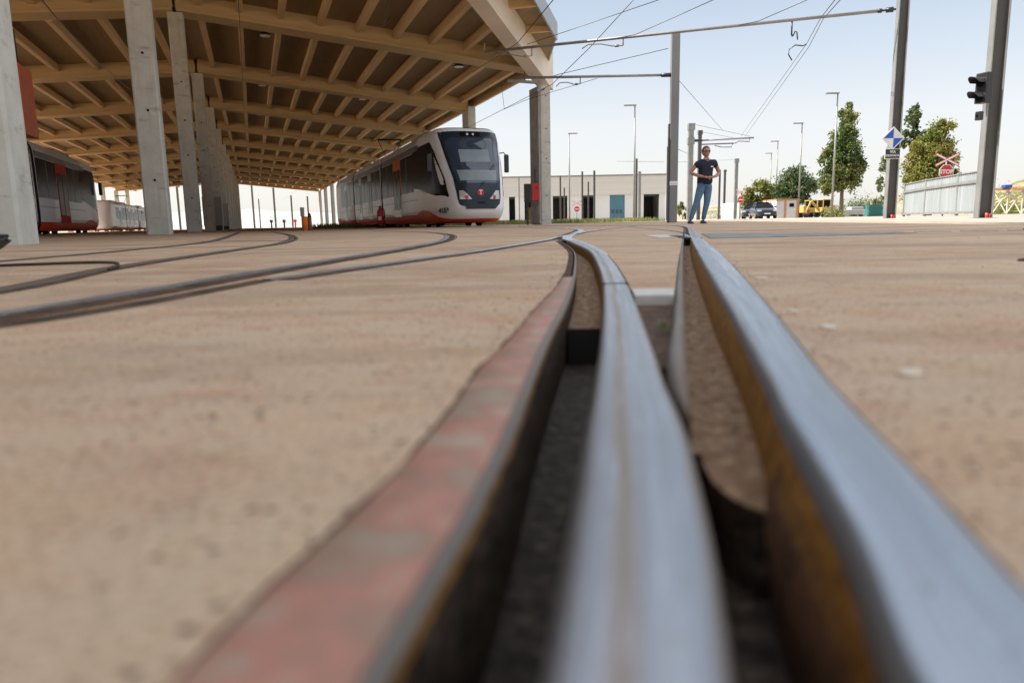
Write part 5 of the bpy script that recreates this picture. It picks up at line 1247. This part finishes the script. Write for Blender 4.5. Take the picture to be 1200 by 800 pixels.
a.bar((.03, -.112, 1.598), (.074, -.112, 1.598), .006)
for s_ in (-1, 1): a.bar((.052+s_*.06, -.10, 1.598), (.052+s_*.082, 0, 1.598), .006)
a.build('sunglasses', M['black2'], per)
a = MB(); a.box((.03, -.118, 1.515), (.074, -.108, 1.524), bev=.002); a.build('mouth', M['red'], per) if False else a.bm.free()
for x in (-.285, .015):
    a = MB(); rows = []
    for y, h_, w_ in ((.09, .05, .036), (.05, .085, .04), (0, .085, .042), (-.06, .06, .046), (-.12, .045, .046), (-.16, .03, .036), (-.175, .012, .015)):
        rows.append([Vector((x+w_*math.cos(2*PI*k_/14), y, .006+h_/2+h_/2*math.sin(2*PI*k_/14))) for k_ in range(15)])
    a.grid(rows); sh = a.build('shoe', M['black2'], per)
# ------------------------------------------------------------------ world, sun
w = bpy.data.worlds.new("World"); sc.world = w; w.use_nodes = True; nt = w.node_tree; bg = nt.nodes["Background"]
sky = nt.nodes.new("ShaderNodeTexSky"); sky.sky_type = 'NISHITA'; sky.sun_disc = False
sd = Vector((-.98, .05, 0)).normalized(); el = math.radians(47)
sky.sun_elevation = el; sky.sun_rotation = math.atan2(sd.x, sd.y); sky.altitude = 0; sky.air_density = 1.0; sky.dust_density = 1.2; sky.ozone_density = 1.5
hz = nt.nodes.new("ShaderNodeMix"); hz.data_type = 'RGBA'; 
tcw = nt.nodes.new("ShaderNodeTexCoord"); sxw = nt.nodes.new("ShaderNodeSeparateXYZ"); nt.links.new(tcw.outputs["Generated"], sxw.inputs[0])
# thin summer haze over the Nishita sky: whitish at the horizon, blue band above it, overhead brightened out of view to light the shaded ground
rw = ramp(nt, [(0, (.60, .575, .555)), (.12, (.60, .585, .575)), (.20, (.475, .51, .55)), (.32, (.33, .395, .48)), (.50, (1.0, 1.0, 1.0)), (1, (.95, .97, 1.0))]); nt.links.new(sxw.outputs[2], rw.inputs[0])
scl = nt.nodes.new("ShaderNodeVectorMath"); scl.operation = 'SCALE'; scl.inputs["Scale"].default_value = 4.2; nt.links.new(rw.outputs[0], scl.inputs[0])
hz.inputs[0].default_value = .85; nt.links.new(sky.outputs[0], hz.inputs[6]); nt.links.new(scl.outputs[0], hz.inputs[7]); nt.links.new(hz.outputs[2], bg.inputs[0]); bg.inputs[1].default_value = .122
sl = bpy.data.lights.new('sun', 'SUN'); sl.energy = 3.2; sl.angle = math.radians(.55); sl.color = (1, .95, .87); so = bpy.data.objects.new('sun', sl); C.objects.link(so)
dv = Vector((sd.x*math.cos(el), sd.y*math.cos(el), math.sin(el))); so.rotation_euler = dv.to_track_quat('Z', 'Y').to_euler()
vs = sc.view_settings; vs.view_transform = 'Standard'; vs.look = 'None'; vs.gamma = 1; vs.use_curve_mapping = False; vs.exposure = 1.47
sc.cycles.max_bounces = 8; sc.cycles.diffuse_bounces = 4
